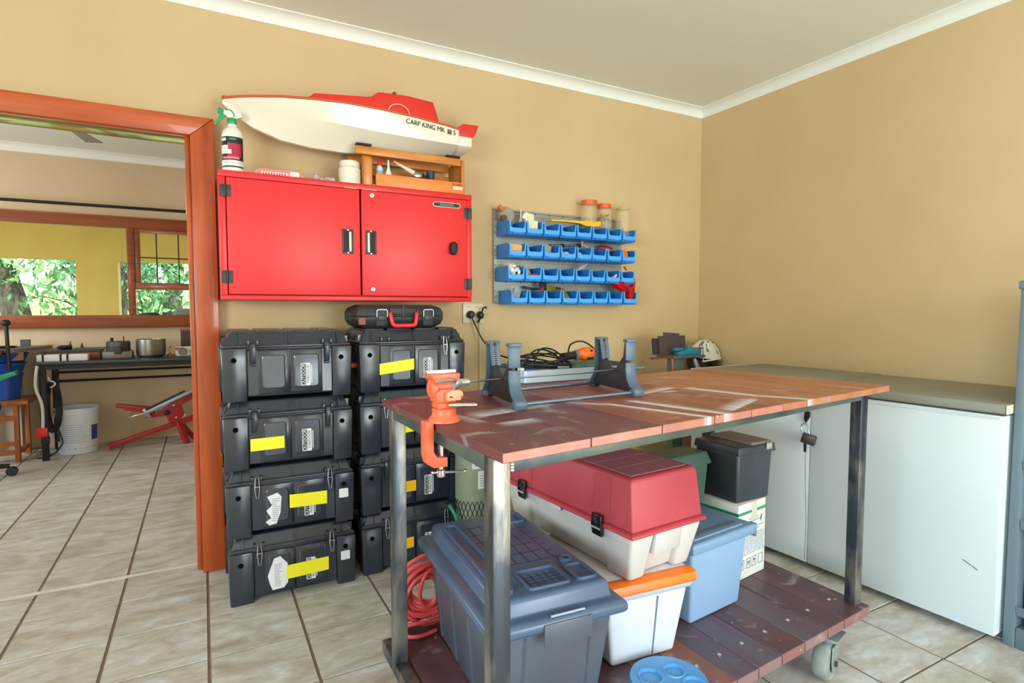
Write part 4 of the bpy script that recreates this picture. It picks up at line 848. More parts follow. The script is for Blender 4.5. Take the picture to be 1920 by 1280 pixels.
SPRAY = [(0.946, 1.208, 1.046, 0.93, 0.035, 0.95, -1), (1.012, 1.214, 1.094, 0.944, 0.05, 0.9, 1), (1.103, 1.28, 1.323, 1.349, 0.06, 0.8, 1), (1.222, 1.292, 1.274, 1.29, 0.03, 0.9, 1),
         (1.345, 1.33, 1.404, 1.105, 0.05, 0.95, 1), (1.408, 1.108, 1.48, 0.991, 0.05, 0.8, 1), (1.149, 0.974, 1.352, 1.063, 0.06, 0.75, 1),
         (0.566, 1.199, 0.803, 1.255, 0.09, 0.65, 1), (0.525, 1.263, 0.553, 1.146, 0.05, 0.4, -1), (0.572, 1.118, 0.66, 1.127, 0.06, 0.6, -1), (0.867, 1.282, 0.945, 1.198, 0.04, 0.6, -1), (1.16, 1.0, 1.36, 1.09, 0.03, 0.5, -1)]
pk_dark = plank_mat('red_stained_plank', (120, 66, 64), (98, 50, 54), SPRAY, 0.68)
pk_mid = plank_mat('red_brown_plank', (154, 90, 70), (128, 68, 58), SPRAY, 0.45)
pk_warm = plank_mat('orange_brown_plank', (180, 118, 80), (152, 94, 66), SPRAY, 0.1)  # lighter orange-brown tone for the right-hand planks
shelf_a = plank_mat('shelf_plank_red', (100, 66, 72), (78, 54, 62), [])
shelf_b = plank_mat('shelf_plank_grey', (94, 90, 100), (96, 66, 74), [])
shelf_c = plank_mat('shelf_plank_brown', (144, 94, 80), (122, 74, 66), [])
nailm = M('nail_head', (212, 206, 196), 0.4, 0.4)
J = [0.453, 0.663, 0.871, 1.055, 1.205, 1.352, 1.47, 1.592, 1.712, 1.85, 1.993]
for i in range(len(J) - 1):
    f0, f1 = [(J[k] - J[0]) / (J[-1] - J[0]) for k in (i, i + 1)]; gp = 0.0006
    a, b_, c_, d_ = NL.lerp(NR, f0 + gp), NL.lerp(NR, f1 - gp), FL.lerp(FR, f1 - gp), FL.lerp(FR, f0 + gp)
    dz = random.uniform(-0.0012, 0.0)
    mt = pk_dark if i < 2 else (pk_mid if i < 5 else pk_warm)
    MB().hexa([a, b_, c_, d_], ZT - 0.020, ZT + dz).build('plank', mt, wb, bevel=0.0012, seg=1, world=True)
# steel frame
green_steel = M('scuffed_green_steel', (106, 118, 104), 0.42, 0.45, col2=(66, 76, 80), scale=7, lo=0.3, hi=0.7, spec=0.5)
leg_m = M('worn_lit_steel', (66, 72, 80), 0.33, 0.6, col2=(168, 162, 148), scale=5, stretch=(3, 3, 1), lo=0.42, hi=0.72, bump=0.08, bscale=30)  # cream mix puts the reflected door light into the worn steel colour
def lerp2(u, v): return NL.lerp(NR, u).lerp(FL.lerp(FR, u), v)
LEGS = {'nl': (0.453, 0.912), 'nr': (1.915, 1.102), 'fl': (0.450, 1.522), 'fr': (1.850, 1.690)}
for k, (x, y) in LEGS.items():
    z0 = 0.165
    l = MB(); l.box(x, x + 0.038, y, y + 0.038, z0, 0.9295)
    l.build('leg', leg_m, wb, bevel=0.003, world=True)
def rail(p, q, z0, z1, wd, name='rail', m=None):
    p, q = Vector((*p, 0)), Vector((*q, 0)); d = (q - p).normalized(); n = Vector((-d.y, d.x, 0)) * wd
    vs = [p, q, q + n, p + n]
    return MB().hexa([(v.x, v.y) for v in vs], z0, z1).build(name, m or green_steel, wb, bevel=0.002, world=True)
rail((0.4915, 0.915), (1.9145, 1.102), 0.899, 0.9295, 0.03)
rail((0.4885, 1.53), (1.8495, 1.695), 0.899, 0.9295, 0.03)
rail((0.483, 0.9505), (0.480, 1.5215), 0.899, 0.9295, 0.028)
rail((1.945, 1.1405), (1.880, 1.6895), 0.899, 0.9295, 0.028)
wl_ = MB()
for k in range(5): wl_.ball((0.494, 0.9115, 0.905 + k * 0.0055), (0.0045, 0.0035, 0.0038), 8, 5)
wl_.build('weld_bead', M('weld_metal', (196, 186, 178), 0.4, 0.7), wb, smooth=True, world=True)
# lower frame and shelf
SNL, SNR, SFL, SFR = Vector((0.495, 0.962)), Vector((1.963, 1.079)), Vector((0.492, 1.705)), Vector((1.945, 1.775))
rail((0.453, 0.9505), (0.450, 1.5215), 0.165, 0.203, -0.036, 'lower_rail', leg_m)
rail((0.450, 1.5605), (0.450, 1.66), 0.165, 0.203, -0.036, 'lower_rail', leg_m)
rail((0.50, 0.985), (1.90, 1.115), 0.14, 0.1645, 0.03, 'lower_rail', leg_m)
rail((0.50, 1.59), (1.85, 1.68), 0.14, 0.1645, 0.03, 'lower_rail', leg_m)
SJ = [0.495, 0.62, 0.76, 0.90, 1.04, 1.145, 1.247, 1.343, 1.455, 1.573, 1.70, 1.80, 1.963]
scr = MB()
for i in range(len(SJ) - 1):
    f0, f1 = [(SJ[k] - SJ[0]) / (SJ[-1] - SJ[0]) for k in (i, i + 1)]; gp = 0.0009
    a, b_, c_, d_ = SNL.lerp(SNR, f0 + gp), SNL.lerp(SNR, f1 - gp), SFL.lerp(SFR, f1 - gp), SFL.lerp(SFR, f0 + gp)
    mt = (shelf_a, shelf_a, shelf_b, shelf_a, shelf_c, shelf_c, shelf_b, shelf_b, shelf_a, shelf_b, shelf_a, shelf_a)[i]
    pl_ = MB().hexa([a, b_, c_, d_], ZS - 0.034, ZS + random.uniform(-0.0015, 0)).build('shelf_plank', mt, wb, bevel=0.0015, seg=1, world=True)
    if i >= 5:
        mid = SNL.lerp(SNR, (f0 + f1) / 2).lerp(SFL.lerp(SFR, (f0 + f1) / 2), 0.14)
        MB().lathe([(0.0055, -0.001), (0.0055, 0.0008), (0.0, 0.0012)], (mid.x, mid.y, ZS), 10).xf(Matrix.Translation(-wb.location)).build('nail_head', nailm, pl_)
# castors
def castor(x, y, ang, name):
    grey_r = M('grey_rubber', (150, 158, 150), 0.7, col2=(126, 134, 126), scale=25)
    zinc = M('zinc_bracket', (150, 162, 158), 0.4, 0.5)
    m = T(x, y, 0) @ RZ(ang)
    def bb(mb, n_, mt, par, **k): mb.xf(Matrix.Translation(-wb.location) @ m); return mb.build(n_, mt, par, **k)
    br = MB(); br.box(-0.045, 0.045, -0.04, 0.04, 0.1325, 0.1395); br.lathe([(0.03, 0.116), (0.036, 0.120), (0.036, 0.1325)], n=16)
    for s in (-1, 1): br.prism([(-0.05, 0.118), (0.02, 0.118), (0.016, 0.085), (-0.018, 0.030), (-0.048, 0.034), (-0.056, 0.07)], 'y', s * 0.028 - 0.0015, s * 0.028 + 0.0015)
    br = bb(br, 'castor_bracket', zinc, wb, bevel=0.001)
    wh = MB().lathe([(0.032, -0.023), (0.054, -0.023), (0.059, -0.017), (0.060, 0.0), (0.059, 0.017), (0.054, 0.023), (0.032, 0.023)], (-0.03, 0, 0.060), 28, 'y')
    wo_ = bb(wh, 'castor_wheel', grey_r, wb, smooth=True)
    bb(MB().lathe([(0.028, -0.0235), (0.028, 0.0235)], (-0.03, 0, 0.060), 18, 'y'), 'wheel_hub', M('hub_dark', (70, 72, 70), 0.5), wo_)
    bb(MB().lathe([(0.009, -0.037), (0.009, 0.037)], (-0.03, 0, 0.060), 8, 'y'), 'axle_bolt', dark_steel, wo_)
castor(1.785, 1.108, 15, 'a'); castor(0.565, 1.07, 200, 'b'); castor(0.60, 1.55, 100, 'c'); castor(1.76, 1.62, 40, 'd')

# ================================================================== THINGS ON THE SHELF
# dark tote with moulded lid
tote = thing('storage_tote', 'large charcoal plastic tote with a moulded grid lid on the bench shelf', 'tote', (0.733, 1.366, ZS), -4)
tm_ = M('charcoal_tote', (84, 92, 104), 0.36, col2=(74, 82, 94), scale=4, spec=0.5)
tl_ = M('slate_blue_lid', (72, 92, 120), 0.30, spec=0.6)
q = MB(); q.taper((-0.132, 0.132, -0.235, 0.235), (-0.155, 0.155, -0.272, 0.272), 0.0, 0.262)
tb = q.build('tub', tm_, tote, bevel=0.012, seg=3)
for s in (-1, 1):
    for k in range(4):
        y = -0.20 + k * 0.133
        MB().loft([[(s * x, y - 0.0035, z), (s * (x + 0.004), y, z), (s * x, y + 0.0035, z)] for x, z in ((0.1335, 0.015), (0.1535, 0.245))]).build('rib', tm_, tb)
for x in (-0.085, 0.092):
    MB().loft([[(x - 0.0035, -y, z), (x, -y - 0.004, z), (x + 0.0035, -y, z)] for y, z in ((0.2365, 0.015), (0.270, 0.245))]).build('rib', tm_, tb)
q = MB(); q.loft([[(-x, -y, z), (x, -y, z), (x, y, z), (-x, y, z)] for x, y, z in ((0.176, 0.292, 0.262), (0.183, 0.298, 0.268), (0.183, 0.298, 0.286), (0.173, 0.288, 0.296), (0.150, 0.272, 0.300), (0.146, 0.264, 0.332), (0.138, 0.256, 0.340))])
ld = q.build('lid', tl_, tote, bevel=0.006, seg=2)
gq = M('lid_groove_dark', (40, 52, 70), 0.5)
g = MB()
for x in (-0.06, -0.025, 0.01, 0.045): g.box(x - 0.0015, x + 0.0015, -0.10, 0.19, 0.3395, 0.3407)
for k in range(6): g.box(-0.085, 0.07, -0.10 + k * 0.055 - 0.0015, -0.10 + k * 0.055 + 0.0015, 0.3395, 0.3407)
for k in range(7): g.box(0.082, 0.102, -0.10 + k * 0.045 - 0.0015, -0.10 + k * 0.045 + 0.0015, 0.3395, 0.3407)
g.box(0.0805, 0.0825, -0.10, 0.19, 0.3395, 0.3407)
g.build('lid_groove', gq, ld)
def tray_rim(x0, x1, y0, y1, h):
    q = MB(); o = rrect(x0, x1, y0, y1, 0.012, 3); i_ = rrect(x0 + 0.006, x1 - 0.006, y0 + 0.006, y1 - 0.006, 0.008, 3)
    q.loft([[(x, y, 0.339) for x, y in o], [(x, y, 0.339 + h) for x, y in o], [(x, y, 0.339 + h) for x, y in i_], [(x, y, 0.3395) for x, y in i_]], False, False); return q
tray_rim(-0.06, 0.055, -0.245, -0.145, 0.008).build('lid_tray', tl_, ld, smooth=True)
tray_rim(-0.132, -0.088, -0.16, 0.21, 0.010).build('lid_tray', tl_, ld, smooth=True)
tray_rim(0.06, 0.125, 0.16, 0.24, 0.008).build('lid_tray', tl_, ld, smooth=True)
tray_rim(0.072, 0.13, -0.245, -0.16, 0.008).build('lid_tray', tl_, ld, smooth=True)
g = MB()
for x in (-0.045, -0.025, -0.005, 0.015, 0.035): g.box(x - 0.001, x + 0.001, -0.225, -0.165, 0.3396, 0.3408)
for y in (-0.21, -0.195, -0.18): g.box(-0.05, 0.045, y - 0.001, y + 0.001, 0.3396, 0.3408)
g.build('lid_groove', gq, ld)
MB().lathe([(0.016, 0.3395), (0.016, 0.350), (0.011, 0.352), (0.011, 0.344), (0, 0.344)], (0.098, -0.135, 0), 18).build('lid_boss', tl_, ld, smooth=True)
MB().lathe([(0.016, 0.3395), (0.016, 0.350), (0.011, 0.352), (0.011, 0.344), (0, 0.344)], (-0.11, -0.225, 0), 18).build('lid_boss', tl_, ld, smooth=True)
MB().box(-0.05, 0.078, -0.3015, -0.2985, 0.232, 0.284).build('lid_latch', tm_, ld, bevel=0.001)
MB().cyl((-0.03, -0.2935, 0.298), (0.06, -0.2935, 0.298), 0.003, n=8).build('hinge_pin', M('pale_pin', (150, 160, 176), 0.3), ld)
# orange-and-white box under the trunk
ob = thing('bait_box', 'pale grey plastic box with an orange edge under the red trunk', 'box', (1.100, 1.378, ZS), -5)
pg = M('pale_grey_plastic', (204, 212, 222), 0.42)
MB().taper((-0.108, 0.108, -0.165, 0.165), (-0.138, 0.138, -0.186, 0.19), 0, 0.198).build('box_body', pg, ob, bevel=0.012, seg=3)
MB().loft([[(x - 0.003, -y, z), (x, -y - 0.0035, z), (x + 0.003, -y, z)] for x, y, z in ((0.028, 0.1665, 0.012), (0.030, 0.1865, 0.19))]).build('front_seam', M('seam_grey', (120, 130, 146), 0.5), ob)
MB().taper((-0.142, 0.142, -0.194, 0.194), (-0.146, 0.146, -0.198, 0.198), 0.199, 0.218).build('rim_band', M('mid_grey_plastic', (176, 186, 196), 0.42), ob, bevel=0.004)
MB().prism([(-0.203, 0.2185), (-0.210, 0.227), (-0.206, 0.249), (-0.186, 0.2535), (-0.170, 0.2535), (-0.170, 0.2185)], 'x', -0.15, 0.15).build('orange_edge', M('orange_plastic', (250, 118, 28), 0.4), ob, bevel=0.002)
MB().box(-0.146, 0.146, -0.1695, 0.194, 0.2185, 0.2528).build('box_lid', M('lid_white', (214, 206, 208), 0.45), ob, bevel=0.006)
# red lidded trunk
tk = thing('lidded_trunk', 'grey plastic trunk with a tall dusty red lid, resting on the orange-edged box', 'trunk', (1.101, 1.478, 0.4540), 4.5)
gm = M('warm_grey_plastic', (196, 192, 188), 0.42)
rm = M('dusty_red_plastic', (182, 70, 80), 0.48, col2=(172, 60, 70), scale=5)
rm_top = rm
q = MB(); q.loft([[(-x, -y, z), (x, -y, z), (x, y, z), (-x, y, z)] for x, y, z in ((0.106, 0.262, 0.004), (0.130, 0.302, 0.135))]); q.build('trunk_tub', gm, tk, bevel=0.01, seg=3)
for sx in (-1, 1):
    for sy in (-1, 1):
        x0, x1 = sorted((sx * 0.06, sx * 0.118)); y0, y1 = sorted((sy * 0.19, sy * 0.284)); X0_, X1_ = sorted((sx * 0.052, sx * 0.141)); Y0_, Y1_ = sorted((sy * 0.18, sy * 0.316))
        MB().taper((x0, x1, y0, y1), (X0_, X1_, Y0_, Y1_), 0.0, 0.135).build('corner_foot', gm, tk, bevel=0.012, seg=3)
MB().loft([[(-0.05, -y, z), (0.05, -y, z), (0.05, -0.28, z), (-0.05, -0.28, z)] for y, z in ((0.307, 0.070), (0.318, 0.136))]).build('grip_plate', gm, tk, bevel=0.003)
q = MB(); q.loft([[(-x, -y, z), (x, -y, z), (x, y, z), (-x, y, z)] for x, y, z in ((0.148, 0.324, 0.136), (0.150, 0.326, 0.141), (0.146, 0.322, 0.147), (0.140, 0.316, 0.150))]); rim_ = q.build('lid_rim', rm, tk, bevel=0.002)
q = MB(); q.loft([[(-x, -y, z), (x, -y, z), (x, y, z), (-x, y, z)] for x, y, z in ((0.140, 0.316, 0.150), (0.131, 0.300, 0.284), (0.124, 0.293, 0.292))]); lid_ = q.build('trunk_lid', rm, tk, bevel=0.012, seg=3)
dust = M('dust_grey_top', (176, 112, 120), 0.7)
for i in range(3):
    for j in range(7):
        x0 = -0.110 + i * 0.0735; y0 = -0.278 + j * 0.0795
        MB().taper((x0, x0 + 0.072, y0, y0 + 0.078), (x0 + 0.001, x0 + 0.071, y0 + 0.001, y0 + 0.077), 0.2905, 0.2935).build('lid_tile', dust, lid_)
for s in (-1, 1):
    for y in (-0.19, 0.19):
        MB().loft([[(s * x, y - 0.034, z), (s * (x + 0.001), y - 0.03, z), (s * (x + 0.001), y + 0.03, z), (s * x, y + 0.034, z)] for x, z in ((0.141, 0.152), (0.1325, 0.280))]).build('lid_pilaster', rm, lid_)
        la = MB().prism([(0.150, 0.172), (0.157, 0.170), (0.160, 0.138), (0.155, 0.110), (0.150, 0.108), (0.146, 0.138)], 'y', y - 0.02, y + 0.02)
        if s < 0: la.xf(Matrix.Diagonal((-1, 1, 1, 1)))
        la = la.build('latch', M('gloss_black', (18, 18, 20), 0.2), tk, bevel=0.002)
        MB().box(*sorted((s * 0.1565, s * 0.1608)), y - 0.018, y + 0.018, 0.131, 0.136).build('latch_bar', M('silver_bar', (200, 200, 200), 0.35, 0.5), la)
lq_ = MB().lathe([(0.0, 0), (0.03, 0.001), (0.033, 0.004), (0.03, 0.008)], n=14).xf(T(-0.149, 0.02, 0.130) @ RY(90) @ Matrix.Diagonal((0.4, 1, 1, 1)))
lq_.build('lift_lip', gm, tk)
# blue-grey file box
fbx = thing('file_box', 'blue-grey plastic box with a flat overhanging lid beside the trunk', 'box', (1.446, 1.45, ZS), 6)
bg_ = M('blue_grey_plastic', (134, 166, 200), 0.42, spec=0.5)
MB().taper((-0.128, 0.128, -0.158, 0.158), (-0.142, 0.146, -0.172, 0.172), 0, 0.238).build('box_body', bg_, fbx, bevel=0.010, seg=3)
q = MB(); q.loft([[(-x, -y, z), (x + 0.024, -y, z), (x + 0.024, y, z), (-x, y, z)] for x, y, z in ((0.152, 0.184, 0.236), (0.156, 0.188, 0.264), (0.150, 0.182, 0.272))]); bl = q.build('lid', M('blue_grey_lid', (122, 154, 186), 0.4), fbx, bevel=0.004)
MB().box(-0.125, 0.13, -0.165, -0.13, 0.2715, 0.277).build('lid_ridge', M('blue_grey_lid', (122, 154, 186), 0.4), bl, bevel=0.002)
MB().box(0.1745, 0.182, -0.186, -0.160, 0.226, 0.272).build('lid_clip', M('grey_clip', (110, 124, 140), 0.4), bl, bevel=0.002)
# printed carton
ct = thing('cardboard_carton', 'white printed cardboard carton under the black box on the shelf', 'carton', (1.772, 1.522, ZS), 8)
cw = M('white_carton', (226, 228, 218), 0.75, col2=(214, 214, 202), scale=8)
MB().box(-0.088, 0.096, -0.105, 0.11, 0, 0.283).build('carton_body', cw, ct, bevel=0.003)
gp_ = M('green_print', (36, 150, 104), 0.7)
q = MB(); q.box(-0.0885, 0.0965, -0.1055, -0.1051, 0.243, 0.254); q.box(-0.0886, -0.0882, -0.1055, 0.11, 0.243, 0.254); q.build('print_band', gp_, ct)
q = MB(); rn = random.Random(9)
z = 0.088
while z < 0.165:
    x = -0.08
    while x < 0.08:
        l_ = rn.uniform(0.01, 0.04); q.box(x, min(x + l_, 0.088), -0.1055, -0.1051, z, z + 0.0032); x += l_ + 0.004
    z += 0.0072
for z in (0.218, 0.208, 0.185, 0.176): q.box(-0.02, 0.06 + rn.uniform(-0.02, 0.02), -0.1055, -0.1051, z, z + 0.004)
q.build('print_line', M('blue_grey_print', (140, 152, 184), 0.7), ct)
q = MB()
for k, x in enumerate((-0.075, -0.030, 0.008, 0.050)):
    q.box(x, x + 0.030, -0.1055, -0.1051, 0.035, 0.037); q.box(x, x + 0.002, -0.1055, -0.1051, 0.037, 0.070); q.box(x + 0.028, x + 0.030, -0.1055, -0.1051, 0.037, 0.070); q.box(x, x + 0.03, -0.1055, -0.1051, 0.070, 0.072)
    if k == 0: q.prism([(x + 0.008, 0.064), (x + 0.022, 0.064), (x + 0.019, 0.052), (x + 0.0155, 0.048), (x + 0.0155, 0.044), (x + 0.02, 0.042), (x + 0.01, 0.042), (x + 0.0145, 0.044), (x + 0.0145, 0.048), (x + 0.011, 0.052)], 'y', -0.1055, -0.1051)
    if k == 1:
        for xx in (x + 0.009, x + 0.019): q.prism([(xx, 0.044), (xx + 0.003, 0.044), (xx + 0.003, 0.056), (xx + 0.006, 0.056), (xx + 0.0015, 0.064), (xx - 0.003, 0.056), (xx, 0.056)], 'y', -0.1055, -0.1051)
    if k == 2: q.prism([(x + 0.006, 0.056), (x + 0.015, 0.066), (x + 0.024, 0.056), (x + 0.0165, 0.056), (x + 0.0165, 0.044), (x + 0.0135, 0.044), (x + 0.0135, 0.056)], 'y', -0.1055, -0.1051)
q.build('handling_mark', M('navy_print', (44, 58, 92), 0.7), ct)
MB().prism([(0.060, 0.196), (0.066, 0.205), (0.070, 0.225), (0.064, 0.222), (0.060, 0.21)], 'y', -0.1055, -0.1051).build('torn_hole', ink_m, ct)
MB().box(0.0, 0.034, -0.1056, -0.1051, 0.215, 0.283).build('packing_tape', M('tape_tan', (206, 196, 170), 0.4), ct)
# black bin on the carton
bx = thing('ammo_bin', 'black plastic bin with a lid and pale catch on top of the carton', 'bin', (1.796, 1.540, 0.4835), 1)
bm_ = M('black_bin_plastic', (48, 54, 60), 0.38, col2=(56, 62, 68), scale=8, spec=0.5)
MB().taper((-0.088, 0.092, -0.115, 0.075), (-0.094, 0.10, -0.122, 0.080), 0, 0.186).build('bin_body', bm_, bx, bevel=0.010, seg=3)
bl = MB().taper((-0.100, 0.112, -0.130, 0.086), (-0.096, 0.108, -0.126, 0.082), 0.180, 0.212).build('bin_lid', bm_, bx, bevel=0.006)
MB().taper((-0.02, 0.10, -0.122, 0.078), (-0.012, 0.094, -0.116, 0.072), 0.212, 0.222).build('lid_panel', M('dusty_grey_top', (118, 112, 104), 0.6), bl, bevel=0.003)
MB().box(0.052, 0.082, -0.1335, -0.1285, 0.192, 0.216).build('lid_catch', M('pale_catch', (170, 168, 158), 0.45), bl, bevel=0.002)
# green crate behind the trunk
gc = thing('green_crate', 'dull green lidded plastic box on the back of the blue-grey box', 'box', (1.520, 1.575, 0.4727), 4)
gg = M('dull_green_plastic', (70, 96, 82), 0.45)
MB().taper((-0.11, 0.130, -0.058, 0.045), (-0.12, 0.142, -0.064, 0.052), 0, 0.148).build('crate_body', gg, gc, bevel=0.006)
MB().taper((-0.13, 0.154, -0.074, 0.060), (-0.112, 0.138, -0.062, 0.05), 0.148, 0.194).build('crate_lid', gg, gc, bevel=0.006)
# blue cup-holder disc
dc = thing('blue_holder', 'round blue plastic disc with deep round holes at the front of the shelf', 'holder', (1.052, 1.078, ZS), 0)
bl_ = M('sky_blue_plastic', (84, 150, 212), 0.42, col2=(92, 158, 216), scale=10)
holes = [(-0.036, 0.030, 0.030), (0.036, 0.018, 0.026), (-0.03, -0.046, 0.030), (0.044, -0.046, 0.026)]
q = MB(); q.lathe([(0.098, 0.0), (0.104, 0.004), (0.104, 0.020), (0.100, 0.027)], n=40)
q.build('disc_rim', bl_, dc, smooth=True)
cuv = bpy.data.curves.new('disc', 'CURVE'); cuv.dimensions = '2D'; cuv.fill_mode = 'BOTH'; cuv.extrude = 0.0035
for cx, cy, r in [(0, 0, 0.1005)] + holes:
    s_ = cuv.splines.new('POLY'); n = 40 if r > 0.09 else 26; s_.points.add(n - 1)
    for k in range(n): s_.points[k].co = (cx + r * math.cos(2 * math.pi * k / n), cy + r * math.sin(2 * math.pi * k / n), 0, 1)
    s_.use_cyclic_u = True
to = bpy.data.objects.new('t', cuv); COL.objects.link(to)
mm = bpy.data.meshes.new_from_object(to.evaluated_get(bpy.context.evaluated_depsgraph_get())); bpy.data.objects.remove(to)
mm.transform(T(0, 0, 0.0275)); mm.materials.clear(); mm.materials.append(bl_)
dt = bpy.data.objects.new('disc_top', mm); COL.objects.link(dt); dt.parent = dc
for cx, cy, r in holes:
    h_ = MB(); rg = []
    for rr, z in ((r + 0.005, 0.0308), (r + 0.003, 0.0345), (r - 0.001, 0.033), (r - 0.004, 0.006)):
        rg.append([(cx + rr * math.cos(2 * math.pi * k / 26), cy + rr * math.sin(2 * math.pi * k / 26), z) for k in range(26)])
    h_.loft(rg, False, False); h_.build('hole_collar', bl_, dc, smooth=True)
# coil of coral cable behind the tote
cc = thing('cable_coil', 'coil of coral-pink extension cable standing between the tote and the rear bench leg', 'cable', (0.600, 1.684, ZS + 0.001))
cor = M('coral_cable', (232, 88, 88), 0.42)
pts = []; rn = random.Random(2)
N = 13
for k in range(N * 18):
    a = 2 * math.pi * k / 18; u = k / 18
    rx = 0.106 - 0.0046 * u + 0.012 * math.sin(u * 2.4); rz = 0.098 - 0.0040 * u + 0.010 * math.sin(u * 3.1 + 1)
    x = 0.016 * math.sin(u * 1.7) + rx * math.cos(a); z = 0.108 + 0.014 * math.sin(u * 2.2) + rz * math.sin(a)
    pts.append((x, -0.004 + 0.012 * math.sin(u * 2.9) + 0.004 * math.sin(a * 2), max(z, 0.0065)))
MB().tube(pts, 0.0066, 8).build('coil', cor, cc, smooth=True)
MB().tube(spline([(-0.10, -0.006, 0.09), (-0.105, -0.016, 0.04), (-0.085, -0.045, 0.008), (-0.045, -0.070, 0.007), (0.01, -0.060, 0.007)], 6), 0.0062, 8).build('loose_end', cor, cc, smooth=True)
MB().tube(spline([(-0.10, -0.016, 0.07), (-0.095, -0.026, 0.035), (-0.04, -0.038, 0.030), (0.03, -0.03, 0.022)], 6), 0.0062, 8).build('loose_end', cor, cc, smooth=True)
# ================================================================== THINGS ON THE BENCH
vs = thing('bench_vise', 'small orange vise clamped to the left edge of the workbench', 'vise', (0.470, 1.19, ZT))
om = M('orange_casting', (240, 112, 76), 0.42, col2=(232, 98, 62), scale=12)
MB().lathe([(0.036, 0.0), (0.036, 0.004), (0.030, 0.012), (0.027, 0.016), (0.027, 0.028), (0.024, 0.031)], n=28).build('swivel_base', om, vs, smooth=True)
MB().box(-0.022, 0.022, -0.022, 0.022, 0.031, 0.044).build('body_foot', om, vs, bevel=0.003)
MB().prism([(-0.024, 0.044), (0.020, 0.044), (0.024, 0.058), (0.024, 0.068), (0.016, 0.074), (-0.012, 0.074), (-0.026, 0.066)], 'y', -0.020, 0.026).build('body_block', om, vs, bevel=0.002)
MB().prism([(-0.006, 0.050), (-0.006, 0.066), (0.002, 0.073), (0.026, 0.073), (0.033, 0.066), (0.033, 0.058), (0.028, 0.058), (0.028, 0.050)], 'y', -0.034, -0.0205).build('front_cap', M('orange_light', (250, 150, 112), 0.42), vs, bevel=0.002)
MB().box(-0.0005, 0.007, -0.0346, -0.0342, 0.057, 0.060).build('slot', black_m, vs)
MB().lathe([(0.018, -0.006), (0.021, 0.0), (0.021, 0.030), (0.016, 0.032)], (0, 0.004, 0.078), 20, 'y').build('slide_barrel', om, vs, smooth=True)
MB().lathe([(0.018, 0), (0.023, 0.004), (0.023, 0.012), (0.019, 0.014)], (-0.030, 0.012, 0.074), 18, 'x').build('side_boss', om, vs, smooth=True)
MB().loft([[(-0.020, -0.014, 0.084), (0.020, -0.014, 0.084), (0.020, 0.012, 0.084), (-0.020, 0.012, 0.084)], [(-0.032, -0.018, 0.098), (0.032, -0.018, 0.098), (0.032, 0.012, 0.098), (-0.032, 0.012, 0.098)], [(-0.033, -0.018, 0.108), (0.033, -0.018, 0.108), (0.033, 0.010, 0.108), (-0.033, 0.010, 0.108)]]).build('front_jaw', om, vs, bevel=0.002)
MB().loft([[(-0.020, 0.022, 0.084), (0.020, 0.022, 0.084), (0.020, 0.042, 0.084), (-0.020, 0.042, 0.084)], [(-0.032, 0.024, 0.098), (0.032, 0.024, 0.098), (0.032, 0.044, 0.098), (-0.032, 0.044, 0.098)], [(-0.033, 0.026, 0.108), (0.033, 0.026, 0.108), (0.033, 0.042, 0.108), (-0.033, 0.042, 0.108)]]).build('rear_jaw', om, vs, bevel=0.002)
for y0, y1 in ((0.0125, 0.0165), (0.0195, 0.0235)): MB().box(-0.035, 0.035, y0, y1, 0.100, 0.114).build('jaw_plate', steel_m, vs, bevel=0.0008)
MB().cyl((0.0, -0.03, 0.040), (0.055, -0.058, 0.040), 0.0055, n=10).build('tommy_bar', steel_m, vs, smooth=True)
MB().tube(spline([(-0.024, -0.012, 0.090), (0.0, -0.020, 0.094), (0.014, -0.020, 0.094), (0.022, -0.014, 0.090)]), 0.0045, 8).build('jaw_spindle', M('grey_spindle', (150, 140, 136), 0.35, 0.6), vs, smooth=True)
# C-clamp hanging over the bench edge (x = 0.444)
MB().prism([(-0.050, 0.0), (-0.050, 0.004), (-0.012, 0.004), (-0.012, 0.0006), (-0.030, 0.0006), (-0.030, -0.064), (-0.022, -0.076), (0.002, -0.079), (0.002, -0.100), (-0.030, -0.100), (-0.045, -0.090), (-0.050, -0.070)], 'y', -0.016, 0.016).build('clamp_arm', om, vs, bevel=0.004)
MB().cyl((-0.008, 0, -0.120), (-0.008, 0, -0.0212), 0.0065, n=12).build('clamp_screw', steel_m, vs, smooth=True)
q = MB(); q.cyl((-0.025, 0.006, -0.116), (0.045, -0.014, -0.116), 0.003, n=8); q.ball((-0.025, 0.006, -0.116), 0.0048, 8, 6); q.ball((0.045, -0.014, -0.116), 0.0048, 8, 6)
q.build('clamp_bar', steel_m, vs, smooth=True)
MB().lathe([(0.009, -0.125), (0.010, -0.122), (0.010, -0.110), (0.007, -0.107)], (-0.008, 0, 0), 14).build('screw_end', steel_m, vs, smooth=True)

